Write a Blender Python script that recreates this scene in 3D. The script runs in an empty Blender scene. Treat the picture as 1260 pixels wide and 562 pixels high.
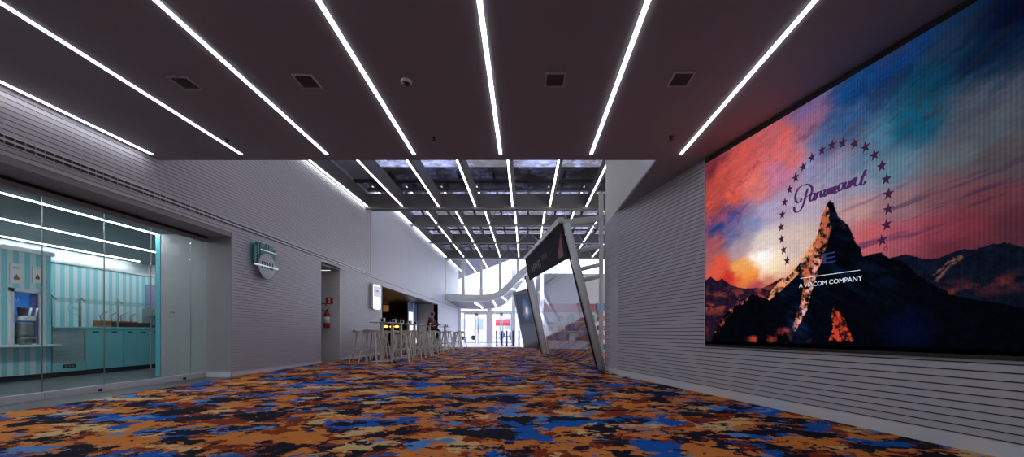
import bpy, bmesh, math, random
import numpy as np
from mathutils import Vector, Matrix
random.seed(7)
sc = bpy.context.scene
col = sc.collection
F, CX, HY, CH = 500.0, 646.0, 409.0, 0.77      # focal length in pixels, vanishing point, eye height

# ------------------------------------------------------------------ helpers
def lin(r, g, b):
    f = lambda c: (c/255/12.92) if c/255 <= .04045 else ((c/255+.055)/1.055)**2.4
    return (f(r), f(g), f(b), 1)

class MB:
    def __init__(s): s.v = []; s.f = []; s.dark = []
    def poly(s, *pts):
        n = len(s.v); s.v += [tuple(p) for p in pts]; s.f.append(tuple(range(n, n+len(pts)))); return s
    def box(s, x0, x1, y0, y1, z0, z1, M=None):
        n = len(s.v)
        c = [(x0,y0,z0),(x1,y0,z0),(x1,y1,z0),(x0,y1,z0),(x0,y0,z1),(x1,y0,z1),(x1,y1,z1),(x0,y1,z1)]
        if M: c = [tuple(M @ Vector(p)) for p in c]
        s.v += c
        s.f += [tuple(n+i for i in q) for q in ((0,3,2,1),(4,5,6,7),(0,1,5,4),(1,2,6,5),(2,3,7,6),(3,0,4,7))]
        return s
    def prism(s, pts, off):
        """closed polygon pts (3D) extruded by vector off"""
        n = len(s.v); k = len(pts); off = Vector(off)
        s.v += [tuple(p) for p in pts] + [tuple(Vector(p)+off) for p in pts]
        s.f.append(tuple(range(n+k-1, n-1, -1))); s.f.append(tuple(range(n+k, n+2*k)))
        for i in range(k):
            j = (i+1) % k; s.f.append((n+i, n+j, n+k+j, n+k+i))
        return s
    def tube(s, pts, r, seg=8, closed=False, square=False, up=(0,0,1)):
        pts = [Vector(p) for p in pts]; N = len(pts)
        rs = r if isinstance(r, (list, tuple)) else [r]*N
        if square: seg = 4
        n = len(s.v); u0 = None
        for i, p in enumerate(pts):
            if closed: t = pts[(i+1) % N] - pts[i-1]
            else: t = pts[min(i+1, N-1)] - pts[max(i-1, 0)]
            t.normalize()
            if u0 is None:
                a = Vector(up)
                if abs(a.dot(t)) > .95: a = Vector((1,0,0))
                u0 = (a - t*a.dot(t)).normalized()
            else:
                u0 = (u0 - t*u0.dot(t)).normalized()
            w = t.cross(u0)
            for k in range(seg):
                an = 2*math.pi*k/seg + (math.pi/4 if square else 0)
                s.v.append(tuple(p + (u0*math.cos(an) + w*math.sin(an))*rs[i]))
        for i in range(N if closed else N-1):
            for k in range(seg):
                a = n+i*seg+k; b = n+i*seg+(k+1) % seg
                c = n+((i+1) % N)*seg+(k+1) % seg; d = n+((i+1) % N)*seg+k
                s.f.append((a, b, c, d))
        if not closed:
            s.f.append(tuple(n+k for k in range(seg-1, -1, -1)))
            s.f.append(tuple(n+(N-1)*seg+k for k in range(seg)))
        return s
    def lathe(s, prof, c=(0,0,0), seg=20, M=None):
        n = len(s.v); N = len(prof)
        for r, z in prof:
            for k in range(seg):
                a = 2*math.pi*k/seg; p = Vector((r*math.cos(a), r*math.sin(a), z))
                if M: p = M @ p
                s.v.append(tuple(p + Vector(c)))
        for i in range(N-1):
            for k in range(seg):
                s.f.append((n+i*seg+k, n+i*seg+(k+1) % seg, n+(i+1)*seg+(k+1) % seg, n+(i+1)*seg+k))
        s.f.append(tuple(n+k for k in range(seg-1, -1, -1))); s.f.append(tuple(n+(N-1)*seg+k for k in range(seg)))
        return s
    def build(s, name, m, parent=None, smooth=False, bevel=0, loc=None):
        me = bpy.data.meshes.new(name)
        v = s.v
        if loc: v = [(a-loc[0], b-loc[1], c-loc[2]) for a, b, c in v]
        me.from_pydata(v, [], s.f); me.update()
        if m: me.materials.append(m)
        if s.dark:
            me.materials.append(M['black'])
            for i in s.dark: me.polygons[i].material_index = 1
        if smooth:
            for p in me.polygons: p.use_smooth = True
        o = bpy.data.objects.new(name, me); col.objects.link(o)
        if loc: o.location = loc
        if bevel:
            b = o.modifiers.new('bevel', 'BEVEL'); b.width = bevel; b.segments = 2; b.limit_method = 'ANGLE'
        if parent: o.parent = parent
        return o

def tag(o, label=None, cat=None, group=None, kind=None):
    if label: o['label'] = label
    if cat: o['category'] = cat
    if group: o['group'] = group
    if kind: o['kind'] = kind
    return o
def empty(name, loc=(0,0,0), rz=0):
    o = bpy.data.objects.new(name, None); col.objects.link(o); o.location = loc; o.rotation_euler = (0,0,rz)
    o.empty_display_size = .1; return o
def struct(o, label=None, cat=None):
    o['kind'] = 'structure'
    if label: o['label'] = label
    o['category'] = cat or o.name.split('_')[0]
    return o
def copy_tree(o, parent=None):
    c = o.copy(); col.objects.link(c)
    if parent: c.parent = parent
    for ch in list(o.children): copy_tree(ch, c)
    return c

# ------------------------------------------------------------------ materials
def mat(name, c, rough=.6, metal=0, emit=0, spec=.5, coat=0, bump=None):
    m = bpy.data.materials.new(name); m.use_nodes = True
    b = m.node_tree.nodes['Principled BSDF']
    b.inputs['Base Color'].default_value = c; b.inputs['Roughness'].default_value = rough
    b.inputs['Metallic'].default_value = metal; b.inputs['Specular IOR Level'].default_value = spec
    b.inputs['Coat Weight'].default_value = coat
    if emit:
        b.inputs['Emission Color'].default_value = c; b.inputs['Emission Strength'].default_value = emit
    nt = m.node_tree
    sc_, st = bump or (60, .04)
    n = nt.nodes.new('ShaderNodeTexNoise'); n.inputs['Scale'].default_value = sc_
    tc = nt.nodes.new('ShaderNodeTexCoord'); nt.links.new(tc.outputs['Object'], n.inputs['Vector'])
    bp = nt.nodes.new('ShaderNodeBump'); bp.inputs['Strength'].default_value = st; bp.inputs['Distance'].default_value = .01
    nt.links.new(n.outputs['Fac'], bp.inputs['Height']); nt.links.new(bp.outputs['Normal'], b.inputs['Normal'])
    return m
def emission(name, c, s):
    m = bpy.data.materials.new(name); m.use_nodes = True; nt = m.node_tree; nt.nodes.clear()
    e = nt.nodes.new('ShaderNodeEmission'); e.inputs[0].default_value = c; e.inputs[1].default_value = s
    o = nt.nodes.new('ShaderNodeOutputMaterial'); nt.links.new(e.outputs[0], o.inputs[0]); return m
def glass(name, tint=(.93,.97,.97,1), refl=None, ior=1.45):
    m = bpy.data.materials.new(name); m.use_nodes = True; nt = m.node_tree; nt.nodes.clear()
    t = nt.nodes.new('ShaderNodeBsdfTransparent'); t.inputs[0].default_value = tint
    g = nt.nodes.new('ShaderNodeBsdfGlossy'); g.inputs['Roughness'].default_value = .0
    mx = nt.nodes.new('ShaderNodeMixShader')
    if refl is None:
        lw = nt.nodes.new('ShaderNodeLayerWeight'); lw.inputs[0].default_value = .5
        pw = nt.nodes.new('ShaderNodeMath'); pw.operation = 'POWER'; pw.inputs[1].default_value = 4.5
        ml = nt.nodes.new('ShaderNodeMath'); ml.operation = 'MULTIPLY_ADD'; ml.inputs[1].default_value = .6; ml.inputs[2].default_value = .035
        nt.links.new(lw.outputs['Facing'], pw.inputs[0]); nt.links.new(pw.outputs[0], ml.inputs[0]); nt.links.new(ml.outputs[0], mx.inputs[0])
    else: mx.inputs[0].default_value = refl
    nt.links.new(t.outputs[0], mx.inputs[1]); nt.links.new(g.outputs[0], mx.inputs[2])
    o = nt.nodes.new('ShaderNodeOutputMaterial'); nt.links.new(mx.outputs[0], o.inputs[0]); return m
def stripes(name, c1, c2, period, axis=1, rough=.4):
    m = mat(name, c1, rough); nt = m.node_tree; b = nt.nodes['Principled BSDF']
    tc = nt.nodes.new('ShaderNodeTexCoord'); sp = nt.nodes.new('ShaderNodeSeparateXYZ')
    nt.links.new(tc.outputs['Object'], sp.inputs[0])
    d = nt.nodes.new('ShaderNodeMath'); d.operation = 'DIVIDE'; d.inputs[1].default_value = period
    fr = nt.nodes.new('ShaderNodeMath'); fr.operation = 'FRACT'
    gt = nt.nodes.new('ShaderNodeMath'); gt.operation = 'GREATER_THAN'; gt.inputs[1].default_value = .5
    mx = nt.nodes.new('ShaderNodeMix'); mx.data_type = 'RGBA'; mx.inputs[6].default_value = c1; mx.inputs[7].default_value = c2
    nt.links.new(sp.outputs[axis], d.inputs[0]); nt.links.new(d.outputs[0], fr.inputs[0]); nt.links.new(fr.outputs[0], gt.inputs[0])
    nt.links.new(gt.outputs[0], mx.inputs[0]); nt.links.new(mx.outputs[2], b.inputs['Base Color'])
    return m

M = {}
M['wall'] = mat('white_slat_metal', lin(188,186,194), .45)
M['wall_left'] = M['wall']
M['panel'] = mat('smooth_wall_panel', lin(184,186,196), .5, bump=(5,.03))
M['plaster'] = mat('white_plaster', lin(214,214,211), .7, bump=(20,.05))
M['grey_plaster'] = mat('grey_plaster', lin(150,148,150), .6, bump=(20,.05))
M['ceiling'] = mat('brown_grey_ceiling_board', lin(148,147,151), .7, bump=(8,.03))
M['black'] = mat('black_paint', lin(10,10,11), .5)
M['dark'] = mat('dark_void', lin(14,13,13), .9)
M['strip'] = emission('cool_led_strip', (.92,.94,1,1), 13.0)
M['strip_shop'] = emission('shop_led_strip', (.88,.95,1,1), 75.0)
M['strip_roof'] = emission('roof_led_strip', (.97,1,.98,1), 11.0)
M['steel_paint'] = mat('grey_painted_steel', lin(118,114,111), .5, .0)
M['frame'] = mat('grey_green_steel_frame', lin(214,218,214), .45, .0)
M['white_metal'] = mat('white_powder_coat', lin(215,215,220), .4)
M['stool'] = mat('cream_moulded_aluminium', lin(212,206,192), .4, .1)
M['alu'] = mat('brushed_aluminium', lin(150,150,152), .35, .7)
M['darksteel'] = mat('dark_steel', lin(60,62,66), .4, .6)
M['shopceil'] = mat('grey_shop_ceiling', lin(120,126,128), .6)
M['tile'] = mat('dark_grey_floor_tile', lin(78,82,82), .35, bump=(4,.02))
M['pale_tile'] = mat('pale_entrance_tile', lin(215,218,225), .25, bump=(4,.02))
M['teal'] = mat('teal_laminate', lin(138,204,210), .3)
M['teal_dark'] = mat('teal_edge', lin(86,168,178), .4)
M['sign_teal'] = mat('deep_teal_acrylic', lin(8,112,110), .35, coat=.2)
M['disc'] = mat('frosted_grey_disc', lin(150,158,160), .25, coat=.4)
M['stripe'] = stripes('teal_and_white_stripes', lin(214,220,222), lin(140,204,212), .146)
M['shopwhite'] = mat('shop_white_laminate', lin(215,218,222), .4)
M['glass'] = glass('clear_glass')
M['facade_glass'] = glass('facade_glass', (.95,.96,1,1))
M['coated'] = glass('coated_leaning_glass', (.62,.64,.70,1), refl=.5)
M['red'] = mat('red_enamel', lin(165,30,28), .3)
M['signred'] = mat('sign_red', lin(190,40,30), .4)
M['white'] = mat('white_label', lin(225,225,225), .5)
M['machine'] = mat('grey_moulded_steel', lin(120,126,128), .4)
M['rubber'] = mat('black_rubber', lin(14,14,14), .6)
M['banner'] = mat('charcoal_banner', lin(56,56,66), .9, spec=.1)
M['banner_red'] = mat('banner_red_mark', lin(140,40,52), .5)
M['banner_grey'] = mat('banner_grey_lettering', lin(120,120,130), .5)
M['purple'] = mat('purple_panel', lin(150,140,180), .5)
M['amber'] = mat('amber_topping', lin(150,90,40), .4)
M['cherry'] = mat('dark_cherry_topping', lin(60,22,22), .3)
M['brown'] = mat('dark_brown_wood', lin(44,30,24), .5)
M['outwall'] = mat('pale_street_facade', lin(240,238,238), .8)
M['terracotta'] = mat('terracotta_cladding', lin(232,208,204), .8)
M['pave'] = mat('street_paving', lin(205,205,208), .8)
M['blue'] = mat('blue_plastic', lin(30,80,150), .4)
M['green'] = mat('green_leafy_print', lin(90,150,90), .6)
M['skin'] = mat('skin', lin(190,140,115), .6)
M['jacket'] = mat('dark_red_jacket', lin(96,30,38), .8)
M['trousers'] = mat('black_trousers', lin(18,18,22), .8)
M['hair'] = mat('grey_hair', lin(95,92,92), .8)
M['shoe'] = mat('pale_shoe', lin(170,165,160), .6)
M['warm'] = emission('warm_lamp', lin(255,180,80), 4.0)
M['panel_light'] = emission('backlit_white_panel', (.9,.93,1,1), 1.2)
M['lightbox'] = emission('lightbox_face', (.95,.96,1,1), 1.6)
M['amber_dim'] = emission('amber_display', lin(150,100,50), .6)
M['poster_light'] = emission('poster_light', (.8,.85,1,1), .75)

# patterned carpet: layered ragged patches with hard edges
def carpet_mat():
    m = mat('splash_pattern_carpet', lin(20,21,40), .9, spec=.06, bump=(400,.3)); nt = m.node_tree; b = nt.nodes['Principled BSDF']
    tc = nt.nodes.new('ShaderNodeTexCoord')
    prev = None
    layers = [  # offset, scale, detail, threshold, colour
        ((11,3,0), 1.5, 7, .474, (206,126,60)),
        ((3,47,0), 2.3, 7, .535, (132,52,24)),
        ((31,17,0), 1.5, 7, .572, (212,176,120)),
        ((57,5,0), 1.15, 7, .556, (18,90,178)),
        ((8,77,0), 1.7, 7, .588, (88,136,198)),
        ((91,29,0), 1.9, 7, .548, (22,22,38)),
        ((19,63,0), 2.6, 7, .622, (206,126,60)),
    ]
    for off, s, det, th, c in layers:
        mp = nt.nodes.new('ShaderNodeMapping'); mp.inputs['Location'].default_value = off
        mp.inputs['Scale'].default_value = (1.15, 1.4, 1)
        nt.links.new(tc.outputs['Object'], mp.inputs[0])
        n = nt.nodes.new('ShaderNodeTexNoise'); n.inputs['Scale'].default_value = s; n.inputs['Detail'].default_value = det
        n.inputs['Roughness'].default_value = .66; n.inputs['Distortion'].default_value = .15
        nt.links.new(mp.outputs[0], n.inputs['Vector'])
        gt = nt.nodes.new('ShaderNodeMath'); gt.operation = 'GREATER_THAN'; gt.inputs[1].default_value = th
        nt.links.new(n.outputs['Fac'], gt.inputs[0])
        mx = nt.nodes.new('ShaderNodeMix'); mx.data_type = 'RGBA'
        if prev is None: mx.inputs[6].default_value = lin(26,27,46)
        else: nt.links.new(prev, mx.inputs[6])
        mx.inputs[7].default_value = lin(*c)
        nt.links.new(gt.outputs[0], mx.inputs[0]); prev = mx.outputs[2]
    nt.links.new(prev, b.inputs['Base Color'])
    return m
M['carpet'] = carpet_mat()

def roof_glass_mat():
    m = bpy.data.materials.new('mottled_roof_glass'); m.use_nodes = True; nt = m.node_tree; nt.nodes.clear()
    tc = nt.nodes.new('ShaderNodeTexCoord')
    n = nt.nodes.new('ShaderNodeTexNoise'); n.inputs['Scale'].default_value = .55; n.inputs['Detail'].default_value = 8; n.inputs['Roughness'].default_value = .7
    nt.links.new(tc.outputs['Object'], n.inputs['Vector'])
    n.inputs['Scale'].default_value = .8
    n2 = nt.nodes.new('ShaderNodeTexNoise'); n2.inputs['Scale'].default_value = 5; n2.inputs['Detail'].default_value = 6; n2.inputs['Roughness'].default_value = .75
    nt.links.new(tc.outputs['Object'], n2.inputs['Vector'])
    ad = nt.nodes.new('ShaderNodeMath'); ad.operation = 'MULTIPLY_ADD'; ad.inputs[1].default_value = .35
    nt.links.new(n2.outputs['Fac'], ad.inputs[0]); nt.links.new(n.outputs['Fac'], ad.inputs[2])
    r = nt.nodes.new('ShaderNodeValToRGB'); e = r.color_ramp.elements  # pane tint varies in patches, dark grey to blue
    e[0].position = .58; e[0].color = (.06,.056,.055,1); e[1].position = .86; e[1].color = (.26,.28,.42,1)
    q = e.new(.67); q.color = (.085,.08,.085,1); q = e.new(.74); q.color = (.14,.145,.20,1)
    nt.links.new(ad.outputs[0], r.inputs[0])
    tr = nt.nodes.new('ShaderNodeBsdfTransparent'); nt.links.new(r.outputs[0], tr.inputs[0])
    df = nt.nodes.new('ShaderNodeBsdfPrincipled'); df.inputs['Base Color'].default_value = lin(120,114,112); df.inputs['Roughness'].default_value = .3
    m2 = nt.nodes.new('ShaderNodeMixShader'); m2.inputs[0].default_value = .88
    nt.links.new(df.outputs[0], m2.inputs[1]); nt.links.new(tr.outputs[0], m2.inputs[2])
    o = nt.nodes.new('ShaderNodeOutputMaterial'); nt.links.new(m2.outputs[0], o.inputs[0]); return m
M['roofglass'] = roof_glass_mat()

# ------------------------------------------------------------------ world, camera
w = bpy.data.worlds.new('sky'); sc.world = w; w.use_nodes = True; nt = w.node_tree; nt.nodes.clear()
tc = nt.nodes.new('ShaderNodeTexCoord'); sp = nt.nodes.new('ShaderNodeSeparateXYZ'); nt.links.new(tc.outputs['Generated'], sp.inputs[0])
rp = nt.nodes.new('ShaderNodeValToRGB')
rp.color_ramp.elements[0].position = 0; rp.color_ramp.elements[0].color = (1.0,1.0,1.0,1)
rp.color_ramp.elements[1].position = .6; rp.color_ramp.elements[1].color = (.42,.46,.72,1)
e1 = rp.color_ramp.elements.new(.22); e1.color = (.86,.90,1,1)
nt.links.new(sp.outputs[2], rp.inputs[0])
bg = nt.nodes.new('ShaderNodeBackground'); bg.inputs[1].default_value = 4.6
nt.links.new(rp.outputs[0], bg.inputs[0])
wo = nt.nodes.new('ShaderNodeOutputWorld'); nt.links.new(bg.outputs[0], wo.inputs[0])

cam = bpy.data.cameras.new('camera'); co = bpy.data.objects.new('camera', cam); col.objects.link(co)
co.location = (0,0,CH); co.rotation_euler = (math.pi/2,0,0)
cam.sensor_width = 36; cam.lens = F/1260*36; cam.shift_x = -(CX-630)/1260; cam.shift_y = (HY-281)/1260
cam.clip_start = .02; cam.clip_end = 500
sc.camera = co
sc.view_settings.view_transform = 'Standard'; sc.view_settings.look = 'None'; sc.view_settings.exposure = 0; sc.view_settings.gamma = 1
sc.view_settings.use_curve_mapping = False
sc.cycles.use_denoising = True
sc.cycles.max_bounces = 8; sc.cycles.diffuse_bounces = 4; sc.cycles.transparent_max_bounces = 16
sc.cycles.sample_clamp_indirect = 4

# ------------------------------------------------------------------ setting: floors
def slats(mb, p0, p1, z0, z1, nrm, pitch=.052, gap=.0085, depth=.013):
    """horizontal boards with dark grooves, extruded from p0 to p1 (XY), front surface on the line"""
    nx, ny = nrm; d = Vector((nx, ny, 0)).normalized()*depth
    prof = []; z = math.ceil(z0/pitch)*pitch
    prof.append((z0, 0))
    while z < z1 - gap:
        if z > z0 + .002:
            prof += [(z, 0), (z, 1), (z+gap, 1), (z+gap, 0)]
        z += pitch
    prof.append((z1, 0))
    n = len(mb.v)
    for zz, k in prof:
        for p in (p0, p1): mb.v.append((p[0]-d.x*k, p[1]-d.y*k, zz))
    for i in range(len(prof)-1):
        if prof[i][1] == 1 and prof[i+1][1] == 1: mb.dark.append(len(mb.f))
        mb.f.append((n+2*i, n+2*i+1, n+2*i+3, n+2*i+2))

mb = MB().box(-11.5, -4.97, -2, 14.5, -.06, 0); struct(mb.build('floor', M['tile']), 'dark grey tiled floor inside and in front of the glazed shop', 'floor')
struct(MB().box(-4.97, 4.3, -2, 7.07, -.06, .004).box(-5.1, 9, 7.07, 21.4, -.06, .004).build('floor_carpet', M['carpet']),
       'carpet with orange, blue, navy and cream splash pattern', 'floor')
struct(MB().box(-11.5, -5.1, 14.5, 24.2, -.06, 0).build('floor_cafe', M['tile']), 'dark tiled floor inside the cafe opening', 'floor')
struct(MB().box(-6, 9, 21.4, 31.6, -.06, 0).build('floor_entrance', M['pale_tile']), 'pale shining floor strip before the entrance doors', 'floor')
struct(MB().box(-60, 60, 31.6, 120, -.1, -.02).build('ground_street', M['pave']), 'pale street paving outside the entrance', 'ground')

# ------------------------------------------------------------------ slab ceiling (very slightly out of level)
def cz(x): return 3.166 - .0304*(x+5.1)
pts = [(-5.4,-2), (4.6,-2), (2.35,7.5), (1.69,7.5), (1.67,5.16), (-5.1,5.65), (-5.4,5.65)]
low = [(x, y, cz(x)) for x, y in pts]
struct(MB().prism(low, (0,0,.3)).build('ceiling', M['ceiling']), 'brown grey flat ceiling slab with six light lines', 'ceiling')

# ------------------------------------------------------------------ left wall
g = MB()
X = -5.1
slats(g, (X,-2), (X,5.68), 2.507, 3.17, (1,0))
slats(g, (X,5.68), (X,7.07), 2.507, 5.2, (1,0))
slats(g, (X,7.07), (X,10.17), .05, 5.2, (1,0))
slats(g, (X,10.17), (X,11.2), 2.48, 5.2, (1,0))
slats(g, (X,11.2), (X,13.4), .05, 5.2, (1,0))
slats(g, (X,13.4), (X,14.5), .05, 2.60, (1,0))
g.box(X-.25, X-.013, -2, 7.07, 2.507, 6.2); g.box(X-.25, X-.013, 7.07, 10.17, 0, 6.2)
g.box(X-.25, X-.013, 10.17, 11.2, 2.48, 6.2); g.box(X-.25, X-.013, 11.2, 14.5, 0, 6.2)
g.poly((X-.25,7.069,2.5),(X,7.069,2.5),(X,7.069,5.2),(X-.25,7.069,5.2))
g.poly((X-.25,10.172,0),(X,10.172,0),(X,10.172,2.48),(X-.25,10.172,2.48))
g.poly((X-.25,14.502,0),(X,14.502,0),(X,14.502,2.42),(X-.25,14.502,2.42))
g.poly((X-.25,-2,2.507),(X,-2,2.507),(X,7.07,2.507),(X-.25,7.07,2.507))
struct(g.build('wall_left', M['wall']), 'left wall of fine horizontal white slats', 'wall')
g = MB()
for a, b in ((13.42,17.7),(17.71,20.9),(20.91,26.0)): g.box(X-.25, X+.004, a, b, 2.62, 6.2)
g.box(X-.25, X+.004, 14.5, 23.8, 2.42, 2.60); g.box(X-.25, X+.004, 23.8, 31.2, 0, 2.60)
g.box(X-.25, X+.004, 26.0, 31.2, 2.62, 6.2)
struct(g.build('wall_left_panels', M['panel']), 'smooth pale upper wall panels over the cafe', 'wall')
struct(MB().box(X-.002, X+.012, 7.07, 10.17, 0, .06).box(X-.002, X+.012, 11.2, 14.5, 0, .06).build('baseboard_left', M['white_metal']))

# recess jambs
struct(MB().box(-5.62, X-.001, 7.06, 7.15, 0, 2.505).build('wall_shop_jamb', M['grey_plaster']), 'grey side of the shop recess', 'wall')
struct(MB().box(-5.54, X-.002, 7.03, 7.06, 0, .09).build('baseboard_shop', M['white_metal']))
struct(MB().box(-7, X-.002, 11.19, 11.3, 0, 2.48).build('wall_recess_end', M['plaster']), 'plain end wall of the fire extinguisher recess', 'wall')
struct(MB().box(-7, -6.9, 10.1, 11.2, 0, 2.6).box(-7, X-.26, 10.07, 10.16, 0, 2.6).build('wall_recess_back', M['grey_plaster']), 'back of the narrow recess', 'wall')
struct(MB().box(-7, X, 10.17, 11.2, 2.485, 2.56).build('ceiling_recess', M['plaster']), 'soffit of the narrow recess', 'ceiling')

# linear slot diffuser
v = empty('linear_vent', (X,4,2.66)); tag(v, 'long twin black slot air vent running along the left slat wall', 'vent')
a = MB().box(X-.01, X+.006, -2, 13.4, 2.605, 2.715); f_ = a.build('slot_frame', M['white_metal'], loc=(X,4,2.66)); f_.location = (0,0,0); f_.parent = v
a = MB()
for z in (2.618, 2.672): a.box(X, X+.009, -2, 13.39, z, z+.03)
f_ = a.build('slot', M['black'], loc=(X,4,2.66)); f_.location = (0,0,0); f_.parent = v
a = MB(); y = -1.9
while y < 13.3:
    for z in (2.618, 2.672): a.box(X+.004, X+.011, y, y+.012, z, z+.03)
    y += .085
f_ = a.build('vane', M['alu'], loc=(X,4,2.66)); f_.location = (0,0,0); f_.parent = v; f_['kind'] = 'stuff'
struct(MB().box(X+.003, X+.008, 13.4, 26, 2.60, 2.62).build('trim_1', M['darksteel']), 'dark joint line along the upper left wall', 'trim')

# ------------------------------------------------------------------ right wall (angled)
A0 = Vector((1.69, 7.4, 0)); DR = Vector((.2421, -.9703, 0)); NR = Vector((-.9703, -.2421, 0))   # along wall towards the camera; into the room
def RW(s, z, out=0): p = A0 + DR*s + NR*out; return (p.x, p.y, z)
S0 = 2.386     # distance along the wall where the screen starts
g = MB()
slats(g, RW(0,0)[:2], RW(S0-.03,0)[:2], .1, 3.05, NR[:2])
slats(g, RW(S0-.03,0)[:2], RW(9.6,0)[:2], .1, .60, NR[:2])
slats(g, (1.645,8.42), RW(0,0)[:2], .1, 2.99, (-1,0))
for s0, s1, z1 in ((0,S0-.03,3.2),(S0-.03,9.6,.60)):
    q = [RW(s0,0,-.013), RW(s1,0,-.013), RW(s1,0,-.2), RW(s0,0,-.2)]; g.prism(q, (0,0,z1))
q = [RW(S0-.03,.6,-.1), RW(9.6,.6,-.1), RW(9.6,.6,-.2), RW(S0-.03,.6,-.2)]; g.prism(q, (0,0,2.6))
g.prism([(1.66,8.42,0),(1.7,7.4,0),(1.86,7.4,0),(1.82,8.42,0)], (0,0,2.99))
struct(g.build('wall_right', M['wall']), 'angled right wall of fine horizontal white slats', 'wall')
g = MB(); g.prism([RW(0,0,.004), RW(9.6,0,.004), RW(9.6,0,-.02), RW(0,0,-.02)], (0,0,.10))
g.prism([(1.641,8.42,0),(1.686,7.4,0),(1.7,7.4,0),(1.66,8.42,0)], (0,0,.10))
struct(g.build('baseboard_right', M['white_metal']))
struct(MB().prism([(1.67,5.18,2.99),(1.67,8.42,2.99),(1.86,8.42,2.99),(2.4,7.5,2.99),(1.86,5.18,2.99)], (0,0,3.2)).build('wall_upper_right', M['plaster']),
       'white upper wall turned down beside the slab edge', 'wall')
struct(MB().prism([RW(S0-.03,.6,.004),RW(S0-.01,.6,.004),RW(S0-.01,.6,-.02),RW(S0-.03,.6,-.02)], (0,0,2.5)).build('trim_2', M['white_metal']), 'thin pale upright trim beside the screen', 'trim')
# enclosure behind the camera
struct(MB().box(-12, 5, -2.2, -2, -.05, 6.2).build('wall_rear', M['panel']), 'plain wall behind the viewer', 'wall')

# ------------------------------------------------------------------ big screen
def px2uz(px, py):
    """pixel in the photograph -> (distance along wall from screen's edge, height)"""
    r = Vector(((px-CX)/F, 1))
    # A0 + DR*s = t*r
    det = DR.x*(-r.y) - (-r.x)*DR.y
    s = (-A0.x*(-r.y) - (-r.x)*(-A0.y)) / det
    t = A0.y + DR.y*s
    return s-S0, CH + (HY-py)/F*t
Z0, Z1, UW = .60, 2.872, 3.62
PIC0 = .045
def fbm(u, v, seed, oct=5, gain=.55):
    rng = np.random.RandomState(seed); out = np.zeros_like(u); amp = 1; tot = 0; fu, fv = u.copy(), v.copy()
    for o in range(oct):
        T = rng.rand(64,64)
        iu = np.floor(fu).astype(int); iv = np.floor(fv).astype(int); du = fu-iu; dv = fv-iv
        du = du*du*(3-2*du); dv = dv*dv*(3-2*dv)
        a = T[iu % 64, iv % 64]; b = T[(iu+1) % 64, iv % 64]; c = T[iu % 64, (iv+1) % 64]; d = T[(iu+1) % 64, (iv+1) % 64]
        out += amp*((a*(1-du)+b*du)*(1-dv)+(c*(1-du)+d*du)*dv); tot += amp; amp *= gain
        fu = fu*2.03+7.1; fv = fv*2.03+3.7
    return out/tot
def inside(U, V, poly):
    p = [px2uz(*q) for q in poly]; r = np.zeros(U.shape, bool); j = len(p)-1
    for i in range(len(p)):
        (xi, yi), (xj, yj) = p[i], p[j]
        if yi != yj:
            r ^= ((yi > V) != (yj > V)) & (U < (xj-xi)*(V-yi)/(yj-yi)+xi)
        j = i
    return r
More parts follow.
